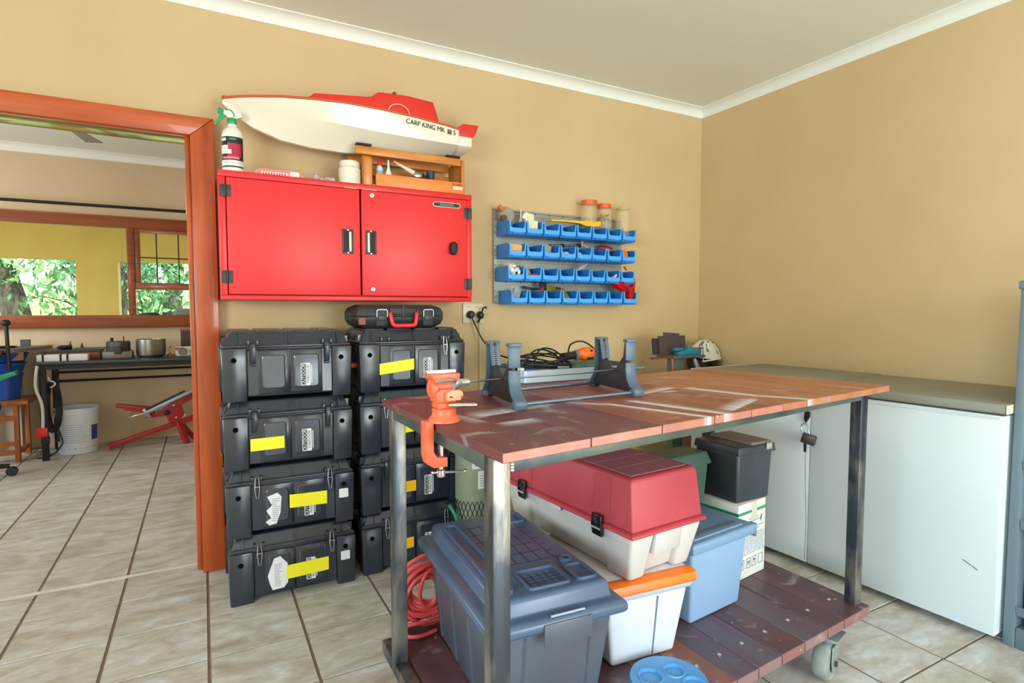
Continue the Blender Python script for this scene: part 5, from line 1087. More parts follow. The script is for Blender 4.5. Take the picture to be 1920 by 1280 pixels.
# rod cradle (two forked stands joined by rods)
cr = thing('rod_cradle', 'black plastic cradle of two forked stands joined by steel rods on the workbench', 'cradle', (0.912, 1.383, ZT), -8)
cp = M('cradle_sheen', (78, 96, 112), 0.40, spec=0.5)  # blue-grey sheen of the black flanges put into their base colour
cpd = M('cradle_web', (34, 34, 36), 0.5)
def stand(x, y, dx):
    # fork profile in the y-z plane (local, y from the stand's middle)
    near = [(-0.142, 0.0), (-0.142, 0.020), (-0.122, 0.024), (-0.100, 0.040), (-0.094, 0.070), (-0.094, 0.160), (-0.072, 0.160), (-0.062, 0.110), (-0.020, 0.072), (0.016, 0.070), (0.050, 0.100), (0.064, 0.158), (0.094, 0.158), (0.094, 0.070), (0.108, 0.036), (0.128, 0.020), (0.142, 0.014), (0.142, 0.0), (0.11, 0.0), (0.09, 0.008), (-0.09, 0.008), (-0.11, 0.0)]
    s_ = MB().prism([(y + a * 0.95, b) for a, b in near], 'x', x - 0.004, x + 0.004).build('fork_web', cpd, cr, bevel=0.001)
    def flange(P_, w_=0.016):
        f = MB(); P_ = [Vector((0, y + a * 0.95, b)) for a, b in P_]
        rings = []
        for i, p in enumerate(P_):
            d = (P_[min(i + 1, len(P_) - 1)] - P_[max(i - 1, 0)]).normalized(); n = Vector((0, -d.z, d.y)) * 0.003
            rings.append([(x - w_, p.y - n.y, p.z - n.z), (x + w_, p.y - n.y, p.z - n.z), (x + w_, p.y + n.y, p.z + n.z), (x - w_, p.y + n.y, p.z + n.z)])
        f.loft(rings); return f.build('flange', cp, cr, bevel=0.001)
    flange([(-0.146, 0.002), (-0.144, 0.020), (-0.122, 0.028), (-0.106, 0.044), (-0.099, 0.068), (-0.098, 0.094)])
    flange([(-0.098, 0.101), (-0.097, 0.162)])
    flange([(0.052, 0.094), (0.070, 0.162)], 0.014)
    flange([(0.146, 0.004), (0.124, 0.026), (0.106, 0.046), (0.099, 0.07), (0.098, 0.162)])
    for a, b in ((-0.097, 0.155), (0.082, 0.153)): MB().box(x - 0.018, x + 0.018, y + a * 0.95 - 0.012, y + a * 0.95 + 0.012, b, b + 0.009).build('fork_cap', cp, cr, bevel=0.002)
    MB().box(x - 0.017, x + 0.017, y - 0.144, y - 0.116, 0.0, 0.020).build('foot_block', cp, cr, bevel=0.003)
    MB().box(x - 0.015, x + 0.015, y + 0.112, y + 0.14, 0.0, 0.016).build('foot_block', cp, cr, bevel=0.003)
    g = MB()
    for k in range(9): g.box(x - 0.010, x + 0.010, y + (0.052 + k * 0.0018) * 0.95 - 0.0055, y + (0.052 + k * 0.0018) * 0.95 - 0.002, 0.098 + k * 0.0058, 0.1005 + k * 0.0058)
    g.build('grip_ridge', cp, cr)
stand(-0.199, -0.044, 0); stand(0.199, 0.044, 0)
rods = M('blue_steel_rod', (140, 160, 190), 0.25, 0.9)
MB().cyl((-0.199, -0.171, 0.011), (0.199, -0.083, 0.011), 0.0055, n=10).build('tie_rod', rods, cr, smooth=True)
MB().cyl((-0.199, 0.073, 0.010), (0.199, 0.161, 0.010), 0.0055, n=10).build('tie_rod', rods, cr, smooth=True)
rd_ = thing('cleaning_rod', 'long thin steel rod with a flared knob lying through the black cradle', 'rod', (0.905, 1.372, ZT + 0.062))
MB().cyl((-0.30, -0.016, 0.0), (0.325, 0.020, 0.004), 0.0026, n=8).build('shaft', M('grey_rod', (170, 176, 182), 0.25, 0.9), rd_, smooth=True)
MB().lathe([(0.004, 0), (0.0085, 0.003), (0.0095, 0.022), (0.011, 0.030), (0.0165, 0.040), (0.0165, 0.046), (0.0, 0.046)], n=18).xf(T(-0.298, -0.016, 0.0) @ RZ(3.2) @ RY(-90)).build('knob', M('alloy_knob', (205, 206, 205), 0.35, 0.7), rd_, smooth=True)

# ================================================================== BEHIND THE BENCH
cart = thing('tool_stand', 'dark folding tool stand behind the workbench carrying the silver tray', 'stand', (1.54, 2.33, 0))
q = MB()
for x in (-0.28, 0.28):
    for y in (-0.13, 0.13): q = MB().box(x - 0.018, x + 0.018, y - 0.018, y + 0.018, 0, 0.8495).build('leg', blackp, cart, bevel=0.002)
MB().box(-0.33, 0.33, -0.16, 0.16, 0.85, 0.879).build('stand_top', blackp, cart, bevel=0.003)
MB().box(-0.25, 0.25, 0.12, 0.14, 0.30, 0.33).build('brace', blackp, cart)
tr = thing('aluminium_tray', 'silver aluminium-edged tray with rounded corners behind the workbench', 'tray', (1.54, 2.33, 0.8795))
alu = M('brushed_aluminium', (150, 160, 172), 0.42, 0.7)
def frame(x0, x1, y0, y1, r, t, z0, z1):
    o = rrect(x0, x1, y0, y1, r, 6); i_ = rrect(x0 + t, x1 - t, y0 + t, y1 - t, r - t, 6)
    return MB().loft([[(x, y, z0) for x, y in o], [(x, y, z1) for x, y in o], [(x, y, z1) for x, y in i_], [(x, y, z0) for x, y in i_], [(x, y, z0) for x, y in o]], False, False)
frame(-0.35, 0.35, -0.18, 0.175, 0.05, 0.008, 0, 0.053).build('tray_rim', alu, tr, smooth=True)
frame(-0.352, 0.352, -0.182, 0.177, 0.051, 0.004, 0.024, 0.029).build('rim_groove', M('groove_grey', (96, 104, 114), 0.4, 0.5), tr, smooth=True)
MB().prism(rrect(-0.343, 0.343, -0.173, 0.168, 0.044, 5), 'z', 0.001, 0.008).build('tray_base', blackp, tr)
# heap of cable, grinder, file and bits in the tray
cb = thing('black_cable_coil', 'loose heap of black cable in the silver tray', 'cable', (1.42, 2.33, 0.888))
rn = random.Random(12); pts = []
for k in range(15 * 20):
    a = 2 * math.pi * k / 20; u = k / 300
    pts.append(((0.135 + 0.028 * math.sin(k * 0.11)) * math.cos(a) + 0.02 * math.sin(k * 0.043), (0.095 + 0.018 * math.sin(k * 0.17)) * math.sin(a), 0.008 + 0.085 * u * (0.75 + 0.25 * math.cos(a + u * 6)) + 0.012 * math.sin(a * 1.0 + k * 0.05)))
MB().tube([(x, y, max(z, 0.005)) for x, y, z in pts], 0.0042, 6).build('coil', rope_m, cb, smooth=True)
MB().tube(spline([(-0.14, -0.05, 0.05), (-0.10, -0.07, 0.11), (-0.03, -0.04, 0.125), (0.06, -0.02, 0.10), (0.13, 0.02, 0.05)]), 0.0042, 6).build('loose_loop', rope_m, cb, smooth=True)
MB().tube(spline([(-0.05, -0.02, 0.07), (0.0, 0.01, 0.122), (0.08, 0.02, 0.115), (0.15, 0.0, 0.06), (0.16, -0.06, 0.03)]), 0.0042, 6).build('loose_loop', rope_m, cb, smooth=True)
ag = thing('angle_grinder', 'orange angle grinder with a black handle lying in the silver tray', 'grinder', (1.66, 2.36, 0.95))
MB().cyl((-0.115, -0.02, 0.018), (-0.03, 0, 0.022), 0.019, 0.021, 14).build('handle', M('grinder_black', (30, 30, 32), 0.5), ag, smooth=True)
MB().lathe([(0.018, 0), (0.026, 0.006), (0.027, 0.016)], n=16).xf(T(-0.03, 0, 0.022) @ RY(90)).build('collar', M('grinder_grey', (120, 116, 108), 0.5), ag, smooth=True)
MB().ball((0.042, -0.004, 0.026), (0.062, 0.036, 0.036), 16, 10).build('motor_housing', M('grinder_orange', (238, 104, 26), 0.4), ag, smooth=True)
q = MB(); q.ball((0.05, -0.03, 0.042), (0.012, 0.008, 0.008), 8, 5); q.box(0.03, 0.06, -0.044, -0.03, -0.002, 0.012); q.build('vent_cap', black_m, ag)
MB().tube(spline([(-0.06, 0.01, 0.03), (-0.03, 0.03, 0.075), (0.04, 0.03, 0.088), (0.10, 0.01, 0.05), (0.14, -0.01, -0.01)]), 0.0042, 6).build('cable', rope_m, ag, smooth=True)
gf = thing('green_tool_roll', 'dull green canvas tool roll under the grinder in the silver tray', 'tool roll', (1.68, 2.28, 0.888))
MB().path([((-0.13, 0, 0.022), 0.016), ((-0.06, -0.004, 0.034), 0.030), ((0.03, 0, 0.036), 0.034), ((0.11, 0.004, 0.028), 0.026)], 12).build('roll', M('green_canvas', (58, 88, 62), 0.8, col2=(70, 102, 74), scale=30), gf, smooth=True)
item('blue_packet', 'blue packet lying at the left front corner of the silver tray', 'packet', MB().box(-0.028, 0.028, -0.014, 0.014, 0, 0.045), M('blue_card', (64, 84, 160), 0.5), (1.285, 2.205, 0.888), (0, 0, 0))
item('white_eraser', 'small white block at the left corner of the silver tray', 'block', MB().box(-0.01, 0.01, -0.012, 0.012, 0, 0.052), paper_m, (1.243, 2.215, 0.888), (0, 0, 5))
item('brown_packet', 'brown paper packet beside the blue one in the silver tray', 'packet', MB().box(-0.03, 0.03, -0.014, 0.014, 0, 0.042), M('brown_card', (140, 104, 88), 0.6), (1.348, 2.20, 0.888), (0, 0, 2))
item('metal_strip', 'short bright metal strip sticking up at the tray front', 'strip', MB().box(-0.032, 0.032, -0.003, 0.003, 0, 0.052), steel_m, (1.447, 2.185, 0.888), (0, 3, 0))
# diving cylinder
tk2 = thing('gas_cylinder', 'grey-green gas cylinder with paper labels and a black mesh net, behind the bench', 'cylinder', (1.06, 2.33, 0))
MB().lathe([(0.075, 0.02), (0.082, 0.035), (0.082, 0.60), (0.070, 0.66), (0.045, 0.69), (0.022, 0.70), (0.022, 0.73)], n=32).build('cylinder_body', M('khaki_paint', (150, 156, 132), 0.4, col2=(128, 140, 120), scale=5), tk2, smooth=True)
MB().lathe([(0.083, 0.0), (0.086, 0.003), (0.086, 0.055), (0.083, 0.06)], n=32).build('rubber_boot', black_m, tk2, smooth=True)
net = MB()
for k in range(26):
    for s in (1, -1):
        net.tube([(0.0838 * math.cos(2 * math.pi * (k / 26) + s * 0.11 * j), 0.0838 * math.sin(2 * math.pi * (k / 26) + s * 0.11 * j), 0.06 + j * 0.0245) for j in range(13)], 0.0016, 3)
net.build('mesh_net', black_m, tk2, kind='stuff')
for a0, a1, z0, z1 in ((-118, -72, 0.50, 0.57), (-100, -55, 0.41, 0.49)):
    lb = MB(); n = 8
    lb.loft([[(0.0826 * math.cos(R(a0 + (a1 - a0) * i / n)), 0.0826 * math.sin(R(a0 + (a1 - a0) * i / n)), z) for z in (z0, z1)] for i in range(n + 1)], False, False, False)
    lb = lb.build('paper_label', paper_m, tk2, smooth=True)
    ln = MB()
    for j in range(5):
        z = z0 + 0.012 + j * 0.011
        ln.loft([[(0.0829 * math.cos(R(a0 + 6 + (a1 - a0 - 14) * i / n)), 0.0829 * math.sin(R(a0 + 6 + (a1 - a0 - 14) * i / n)), zz) for zz in (z, z + 0.003)] for i in range(n + 1)], False, False, False)
    ln.build('print_line', grey_ink, lb)
MB().lathe([(0.016, 0.73), (0.02, 0.735), (0.02, 0.77), (0.012, 0.78)], n=14).build('valve', steel_m, tk2, smooth=True)
hs = MB().tube(spline([(0.945, 2.285, 0.005), (0.962, 2.26, 0.10), (0.958, 2.255, 0.22), (0.945, 2.265, 0.30), (0.93, 2.30, 0.34)]), 0.008, 8).build('green_hose', M('green_hose', (24, 128, 100), 0.4), None, smooth=True, off=(0.945, 2.285, 0.0))
tag(hs, 'short green hose hanging beside the gas cylinder', 'hose')

# ================================================================== CORNER TOOL AND HELMET
ws = thing('belt_sander_stand', 'green pedestal tool with a steel plate, brown sanding sheets and teal clamp in the corner', 'tool', (2.548, 2.60, 0))
gst = M('sage_green_steel', (92, 116, 98), 0.45, 0.1)
MB().box(-0.10, 0.10, -0.09, 0.09, 0, 0.03).build('base_plate', gst, ws, bevel=0.003)
MB().box(-0.042, 0.038, -0.03, 0.03, 0.0305, 0.905).build('column', gst, ws, bevel=0.004)
MB().box(-0.085, 0.175, -0.075, 0.075, 0.9055, 0.922).build('table_plate', M('worn_plate', (108, 104, 92), 0.45, 0.4), ws, bevel=0.002)
MB().box(-0.23, -0.0855, -0.06, -0.03, 0.9075, 0.917).build('plate_arm', M('rust_arm', (120, 70, 44), 0.6, 0.3), ws)
MB().cyl((-0.085, -0.06, 0.905), (-0.092, -0.075, 0.82), 0.009, 0.010, 10).build('lever', M('rust_red_lever', (172, 78, 44), 0.5), ws, smooth=True)
MB().cyl((0.10, -0.055, 0.90), (0.13, -0.07, 0.80), 0.015, n=12).build('steel_arm', alu, ws, smooth=True)
MB().box(0.085, 0.10, -0.06, -0.03, 0.78, 0.90).build('guide', blackp, ws)
for i, (x, y, z, sx, sz, a) in enumerate(((0.02, 0.045, 0.923, 0.22, 0.115, 0), (-0.03, 0.058, 0.923, 0.20, 0.10, 0), (0.03, 0.066, 0.925, 0.13, 0.13, 4))):
    o = MB().box(-sx / 2, sx / 2, -0.004, 0.004, 0, sz).build('sanding_sheet', M('sandpaper_%d' % i, ((74, 62, 58), (48, 46, 44), (86, 66, 60))[i], 0.85), None)
    o.location = (2.548 + x, 2.60 + y, z); o.rotation_euler = (R(-6), R(a), 0)
    tag(o, ('wide brown sanding sheet leaning on the corner tool', 'black sanding sheet at the left behind the brown one', 'tallest sanding sheet at the back of the corner tool')[i], 'sandpaper', 'sanding sheets on the corner tool')
tc = thing('teal_clamp', 'teal hand clamp lying on the plate of the corner tool', 'clamp', (2.64, 2.575, 0.9225))
teal = M('teal_paint', (38, 122, 146), 0.4)
MB().prism([(-0.11, 0.0), (0.08, 0.0), (0.085, 0.03), (0.02, 0.034), (0.0, 0.055), (-0.03, 0.052), (-0.04, 0.028), (-0.11, 0.02)], 'y', -0.02, 0.02).build('clamp_body', teal, tc, bevel=0.003)
MB().box(-0.13, -0.06, -0.01, 0.02, 0.026, 0.045).build('clamp_jaw', teal, tc, bevel=0.003)
MB().cyl((0.02, -0.015, 0.040), (0.105, -0.015, 0.036), 0.0035, n=8).build('screw', dark_steel, tc)
MB().cyl((0.10, -0.016, -0.04), (0.10, -0.016, 0.05), 0.0045, n=8).build('tommy_bar', steel_m, tc)
hst = thing('low_stool', 'small black stool in the far corner carrying the white helmet', 'stool', (2.968, 2.775, 0))
MB().box(-0.12, 0.13, -0.12, 0.12, 0.768, 0.788).build('seat', blackp, hst, bevel=0.003)
for sx in (-0.10, 0.11):
    for sy in (-0.10, 0.10): MB().box(sx - 0.012, sx + 0.012, sy - 0.012, sy + 0.012, 0, 0.7675).build('leg', blackp, hst)
hm = thing('cycle_helmet', 'white bicycle helmet with a dark visor in the far corner', 'helmet', (2.968, 2.775, 0.7885))
shell_m = M('helmet_white', (226, 224, 212), 0.35)
def helm(a, e, s=1.0):                       # a azimuth, e elevation
    return Vector((0.125 * s * math.cos(R(e)) * math.cos(R(a)), 0.095 * s * math.cos(R(e)) * math.sin(R(a)), 0.075 + 0.135 * s * math.sin(R(e))))
sh_ = MB(); rings = []
for e in (2, 20, 38, 55, 70, 82): rings.append([helm(a, e) for a in range(0, 360, 15)])
sh_.loft(rings, True, True); sh_.xf(RY(8)); sh_.build('shell', shell_m, hm, smooth=True)
vt = M('vent_grey', (116, 112, 104), 0.6)
for a, e0, e1, w_ in ((-150, 24, 62, 9), (-118, 22, 66, 10), (-75, 20, 64, 11), (-30, 18, 60, 10), (150, 30, 62, 9)):
    v = MB(); v.poly([helm(a - w_ * 0.4, e0, 1.012), helm(a + w_ * 0.4, e0, 1.012), helm(a + w_, (e0 + e1) / 2 + 4, 1.015), helm(a + w_ * 1.6, e1, 1.012), helm(a - w_ * 1.6 * 0.2, e1, 1.012), helm(a - w_, (e0 + e1) / 2, 1.015)]); v.xf(RY(8)); v.build('vent', vt, hm)
ins = MB(); ins.loft([[helm(a, e, s) for a in range(0, 360, 20)] for e, s in ((-33, 0.93), (-16, 0.97), (1, 0.985))], True, True); ins.build('liner', M('liner_dark', (40, 46, 40), 0.7), hm, smooth=True)
vz = MB(); vz.loft([[Vector((0.135 * math.cos(R(a)), 0.104 * math.sin(R(a)), 0.070)), Vector((0.128 * math.cos(R(a)), 0.10 * math.sin(R(a)), 0.005))] for a in range(-110, 31, 10)], False, False, False)
vz.build('visor', M('visor_black', (18, 20, 20), 0.12, coat=0.5), hm, smooth=True)
q = MB().tube([Vector((0.132 * math.cos(R(a)), 0.102 * math.sin(R(a)), 0.076 + 0.012 * math.sin(R((a + 110) * 1.28)))) for a in range(-130, 41, 8)], 0.006, 6).build('brow_trim', shell_m, hm, smooth=True)
MB().tube([(-0.11, -0.06, 0.06), (-0.10, -0.08, 0.02), (-0.06, -0.09, 0.004)], 0.008, 6).build('chin_strap', M('strap_red', (150, 26, 30), 0.6), hm)

# ================================================================== CHEST FREEZERS
fz_m = M('freezer_white', (203, 213, 217), 0.32, spec=0.5)
fl_m = M('freezer_lid_grey', (138, 138, 127), 0.45, col2=(131, 131, 120), scale=3)
def freezer(label, y0, y1, z_off, trim=True):
    # local frame: origin at front lower near corner, rotated slightly from the wall
    L = y1 - y0
    t = thing('chest_freezer', label, 'freezer', (2.459 - (y0 - 0.922) * 0.0437, y0, 0), 2.5)
    MB().box(0.0, 0.60, 0.0, L, 0.030, 0.826).build('cabinet', fz_m, t, bevel=0.004, seg=2)
    MB().box(0.10, 0.56, 0.06, L - 0.06, 0.0, 0.0295).build('plinth', black_m, t)
    l = MB().box(-0.006, 0.612, -0.006, L - 0.001, 0.8325, 0.868 + z_off).build('lid', fl_m, t, bevel=0.008, seg=3)
    MB().box(0.004, 0.606, 0.004, L - 0.006, 0.8262, 0.8322).build('lid_gasket', M('gasket_dark', (60, 60, 58), 0.7), t)
    MB().box(-0.0072, 0.612, -0.0085, -0.0062, 0.834, 0.866).build('lid_end_trim', M('ivory_trim', (222, 216, 190), 0.4), l)
    MB().box(-0.003, -0.0005, 0.012, L - 0.01, 0.812, 0.820).build('top_moulding', fz_m, t)
    return t
f1 = freezer('near white chest freezer with a beige-grey lid along the right wall', 0.922, 1.6235, 0)
q = MB(); q.obox((-0.0012, 0.09, 0.27), (0.001, 0.03, 0.002), (25, 0, 0)); q.obox((-0.0012, 0.065, 0.258), (0.001, 0.02, 0.002), (30, 0, 0)); q.build('scratch', ink_m, f1)
f2 = freezer('far white chest freezer with the padlock, partly behind the workbench', 1.6255, 2.318, 0.003)
MB().box(-0.006, 0.612, 0.6895, 0.697, 0.838, 0.872).build('lid_end_trim', M('ivory_trim', (222, 216, 190), 0.4), f2)
q = MB().box(-0.006, 0, 0.012, 0.03, 0.665, 0.735); 
MB().prism([(0.0, 0.735), (0.02, 0.735), (0.024, 0.70), (0.016, 0.682), (0.0, 0.71)], 'x', -0.012, -0.001).build('hasp', black_m, f2)
pdl = thing('padlock', 'dark padlock hanging from the freezer hasp', 'padlock', (2.413, 1.615, 0.60))
MB().obox((-0.014, -0.004, 0.014), (0.028, 0.058, 0.044), (14, 0, 25)).build('lock_body', M('lock_bronze', (64, 58, 54), 0.4, 0.4), pdl, bevel=0.004)
MB().tube(spline([(-0.014, 0.020, 0.026), (-0.012, 0.036, 0.056), (-0.010, 0.028, 0.078), (-0.010, 0.008, 0.074), (-0.012, -0.006, 0.036)]), 0.0035, 8).build('shackle', steel_m, pdl, smooth=True)
MB().tube(spline([(-0.003, 0.018, 0.01), (-0.002, 0.016, -0.16), (-0.002, 0.006, -0.36), (-0.003, 0.008, -0.55)]), 0.0010, 5).build('key_string', M('string_grey', (74, 76, 76), 0.7), pdl)
MB().obox((-0.006, 0.018, -0.025), (0.006, 0.010, 0.05)).build('key', black_m, pdl)

# ================================================================== GREY SHELF UNIT AT THE RIGHT EDGE
su = thing('plastic_shelf_unit', 'grey-blue moulded shelving unit cut off by the right edge, beside the near freezer', 'shelf unit', (2.50, 0.914, 0))
sm_ = M('slate_grey_plastic', (104, 122, 132), 0.42)
for y in (-0.034, -0.80):
    for x in (0.0, 0.44):
        up_ = MB().taper((x, x + 0.06, y, y + 0.034), (x + 0.004, x + 0.056, y + 0.003, y + 0.031), 0.0, 1.27).build('upright', sm_, su, bevel=0.004)
        MB().box(x - 0.002, x + 0.062, y - 0.002, y + 0.036, 1.2702, 1.30).build('upright_cap', sm_, up_, bevel=0.004)
MB().box(0.004, 0.05, -0.766, -0.0345, 0.0, 0.075).build('plinth', sm_, su, bevel=0.004)
MB().box(0.02, 0.494, -0.010, -0.004, 0.02, 1.26).build('side_panel', M('slate_side', (78, 96, 108), 0.5), su)
for z in (0.12, 0.43, 0.64, 0.95, 1.22):
    s_ = MB().box(0.012, 0.484, -0.766, -0.0345, z, z + 0.012).build('shelf_tray', sm_, su, bevel=0.002)
    MB().prism([(0.004, z + 0.0), (0.0118, z + 0.0), (0.0118, z + 0.03), (0.0, z + 0.034)], 'y', -0.766, -0.0345).build('shelf_lip', sm_, s_)
MB().box(0.4845, 0.494, -0.766, -0.0105, 0.02, 1.26).build('back_panel', M('slate_back', (70, 86, 98), 0.5), su)
bq = thing('blue_parts_drawer', 'dark blue plastic drawer on the grey shelving unit', 'drawer', (2.56, 0.62, 0.654))
MB().taper((0, 0.36, -0.22, 0.20), (0, 0.36, -0.22, 0.20), 0, 0.13).build('drawer_body', M('navy_plastic', (40, 62, 86), 0.4), bq, bevel=0.006)
MB().box(-0.008, -0.0005, -0.08, 0.06, 0.05, 0.09).build('drawer_grip', M('navy_plastic', (40, 62, 86), 0.4), bq, bevel=0.003)
bq = thing('navy_crate', 'navy plastic crate on the low shelf of the grey unit', 'crate', (2.56, 0.62, 0.134))
MB().taper((0.01, 0.35, -0.20, 0.20), (0, 0.36, -0.22, 0.22), 0, 0.22).build('crate_body', M('navy_plastic', (40, 62, 86), 0.4), bq, bevel=0.006)
MB().box(-0.004, 0.364, -0.224, 0.224, 0.2205, 0.235).build('crate_rim', M('navy_plastic', (40, 62, 86), 0.4), bq, bevel=0.003)
# ================================================================== FAR ROOM
# trestle table under the window
ft = thing('trestle_table', 'long black metal trestle table under the far window', 'table', (-0.4, 5.95, 0))
MB().box(-1.17, 0.9, 5.66, 6.2, 0.765, 0.785).build('table_top', M('dark_table_top', (46, 46, 46), 0.4), ft, bevel=0.003, world=True)
MB().box(-1.15, 0.88, 5.68, 5.70, 0.725, 0.764).build('apron', black_m, ft, world=True)
for x, y in ((-1.148, 5.685), (0.83, 5.685), (-1.148, 6.13), (0.83, 6.13)):
    MB().box(x, x + 0.042, y, y + 0.042, 0, 0.7645).build('leg', black_m, ft, bevel=0.003, world=True)
for z in (0.66, 0.585): MB().cyl((-1.12, 6.15, z), (0.85, 6.15, z), 0.010, n=8).build('stretcher', black_m, ft, world=True)
fz = 0.7855
wbx = thing('wooden_chest', 'low brown wooden box with odds and ends on the trestle table', 'box', (-0.945, 6.02, fz))
MB().box(-0.21, 0.17, -0.12, 0.12, 0, 0.062).build('box_body', M('brown_box_wood', (118, 66, 40), 0.5), wbx, bevel=0.003)
MB().box(-0.215, 0.175, -0.125, 0.125, 0.0625, 0.0765).build('box_lid', M('dark_lid', (70, 66, 64), 0.5), wbx, bevel=0.002)
MB().box(-0.06, 0.03, -0.127, -0.1205, 0.015, 0.05).build('catch', dark_steel, wbx)
for i, (x, h, m, lb) in enumerate(((-0.05, 0.07, (54, 84, 60), 'small green bottle standing on the far wooden box'), (0.03, 0.055, (110, 44, 40), 'small dark red bottle standing on the far wooden box'))):
    o = MB().lathe([(0.011, 0), (0.011, h * 0.6), (0.005, h * 0.7), (0.005, h)], n=10).build('small_bottle', M('btl%d' % i, m, 0.4), None, smooth=True); o.location = (-0.945 + x, 6.02, fz + 0.077); tag(o, lb, 'bottle')
o = MB().ball((0, 0, 0.02), (0.055, 0.04, 0.02), 10, 6).build('dark_bundle', black_m, None, smooth=True); o.location = (-1.03, 6.0, fz + 0.077); tag(o, 'dark flat bundle at the left on the far wooden box', 'bundle')
o = MB().box(-0.11, 0.11, -0.05, 0.05, 0, 0.012).build('green_cloth', M('grey_green_cloth', (92, 110, 90), 0.8), None); o.location = (-0.86, 6.02, fz + 0.0773); tag(o, 'grey-green folded cloth on the far wooden box', 'cloth')
wp = thing('white_package', 'long white package with black straps at the left of the trestle table', 'package', (-1.005, 5.80, fz))
MB().box(-0.165, 0.165, -0.045, 0.045, 0, 0.052).build('package_body', paper_m, wp, bevel=0.003)
for x in (-0.125, -0.012, 0.032): MB().box(x - 0.007, x + 0.007, -0.0465, 0.0465, 0.0005, 0.0535).build('strap', black_m, wp)
sk2 = thing('electric_skillet', 'grey steel appliance with a round top and side grip on the trestle table', 'appliance', (-0.645, 5.90, fz))
MB().box(-0.105, 0.105, -0.08, 0.08, 0, 0.062).build('appliance_base', M('pewter', (120, 118, 114), 0.4, 0.5), sk2, bevel=0.006)
MB().lathe([(0.085, 0.0625), (0.088, 0.07), (0.088, 0.135), (0.08, 0.145), (0.0, 0.146)], n=26).build('round_pan', M('pewter_dark', (92, 92, 90), 0.35, 0.6), sk2, smooth=True)
MB().box(-0.02, 0.03, -0.105, -0.0805, 0.04, 0.10).build('side_grip', dark_steel, sk2, bevel=0.004)
MB().box(-0.05, 0.04, -0.0815, -0.0802, 0.02, 0.032).build('red_print', M('faded_red', (170, 90, 74), 0.6), sk2)
q = MB(); q.cyl((-0.045, 0, 0.146), (-0.045, 0, 0.175), 0.012, n=10); q.cyl((0.04, 0, 0.146), (0.04, 0, 0.185), 0.004, n=8); q.build('lid_knob', black_m, sk2)
po = thing('steel_pot', 'large round steel pot on the trestle table', 'pot', (-0.41, 5.92, fz))
MB().lathe([(0.085, 0), (0.108, 0.02), (0.113, 0.06), (0.111, 0.155), (0.107, 0.155), (0.105, 0.03)], n=32).build('pot_body', M('pot_steel', (140, 136, 128), 0.32, 0.8), po, smooth=True)
fg = thing('brass_figure', 'tiny brass tripod figure beside the steel pot', 'figurine', (-0.265, 5.88, fz))
bras = M('brass', (206, 150, 60), 0.3, 0.8)
q = MB()
for a in (-100, 20, 140): q.cyl((0, 0, 0.035), (0.028 * math.cos(R(a)), 0.028 * math.sin(R(a)), 0.0), 0.004, n=6)
q.cyl((0, 0, 0.03), (-0.006, 0, 0.085), 0.004, n=6); q.ball((0, 0, 0.088), 0.012, 8, 6); q.build('tripod', bras, fg, smooth=True)
rdv = thing('radio_set', 'small white and red twin-dial radio at the right of the trestle table', 'radio', (-0.125, 5.90, fz))
MB().box(-0.10, 0.10, -0.04, 0.04, 0, 0.085).build('radio_body', M('radio_light', (196, 188, 176), 0.5), rdv, bevel=0.012)
for x in (-0.045, 0.045): MB().lathe([(0.031, 0), (0.034, -0.005), (0.026, -0.008), (0.022, -0.004), (0, -0.004)], (x, -0.041, 0.045), 18, 'y').build('dial', M('dial_grey', (120, 118, 112), 0.4, 0.3), rdv, smooth=True)
MB().box(-0.10, -0.07, -0.0425, -0.0405, 0.055, 0.08).build('red_panel', M('radio_red', (190, 52, 44), 0.5), rdv)
rk2 = thing('dark_file_rack', 'dark upright rack standing behind the radio', 'rack', (-0.10, 6.08, fz))
MB().box(-0.085, 0.085, -0.04, 0.04, 0, 0.235).build('rack_body', M('rack_brown_black', (58, 46, 44), 0.6), rk2, bevel=0.003)
for k in range(6): MB().box(-0.07 + k * 0.024, -0.06 + k * 0.024, -0.0425, -0.0405, 0.01, 0.22).build('rack_slat', M('rack_slat_m', (84, 64, 58), 0.6), rk2)
MB().box(-0.088, 0.0, -0.042, -0.041, 0.222, 0.235).build('red_edge', M('radio_red', (190, 52, 44), 0.5), rk2)
# bucket
bk = thing('plastic_bucket', 'white printed plastic bucket on the floor under the trestle table', 'bucket', (-0.955, 5.95, 0))
MB().lathe([(0.128, 0), (0.133, 0.004), (0.146, 0.335), (0.152, 0.336), (0.152, 0.345), (0.148, 0.346), (0.149, 0.37), (0.155, 0.371), (0.155, 0.381), (0.146, 0.381), (0.143, 0.34), (0.13, 0.012), (0.0, 0.010)], n=36).build('bucket_body', M('bucket_white', (216, 222, 230), 0.4), bk, smooth=True)
def bwrap(a0, a1, z0, z1, m, name):
    n = 10; q = MB(); rr = lambda z: 0.1337 + 0.013 * z / 0.335
    q.loft([[(rr(z) * math.cos(R(a0 + (a1 - a0) * i / n)), rr(z) * math.sin(R(a0 + (a1 - a0) * i / n)), z) for z in (z0, z1)] for i in range(n + 1)], False, False, False)
    return q.build(name, m, bk, smooth=True)
for a0, a1 in ((-168, -140), (-42, -12)): bwrap(a0, a1, 0.11, 0.235, M('bucket_navy', (52, 70, 128), 0.5), 'print_panel')
rn = random.Random(21)
for k in range(9): bwrap(-132 + rn.uniform(-4, 8), -55 + rn.uniform(-14, 6), 0.10 + k * 0.018, 0.106 + k * 0.018, M('bucket_print', (176, 186, 204), 0.6), 'print_line')
bwrap(-175, -5, 0.050, 0.053, M('bucket_navy', (52, 70, 128), 0.5), 'print_line')
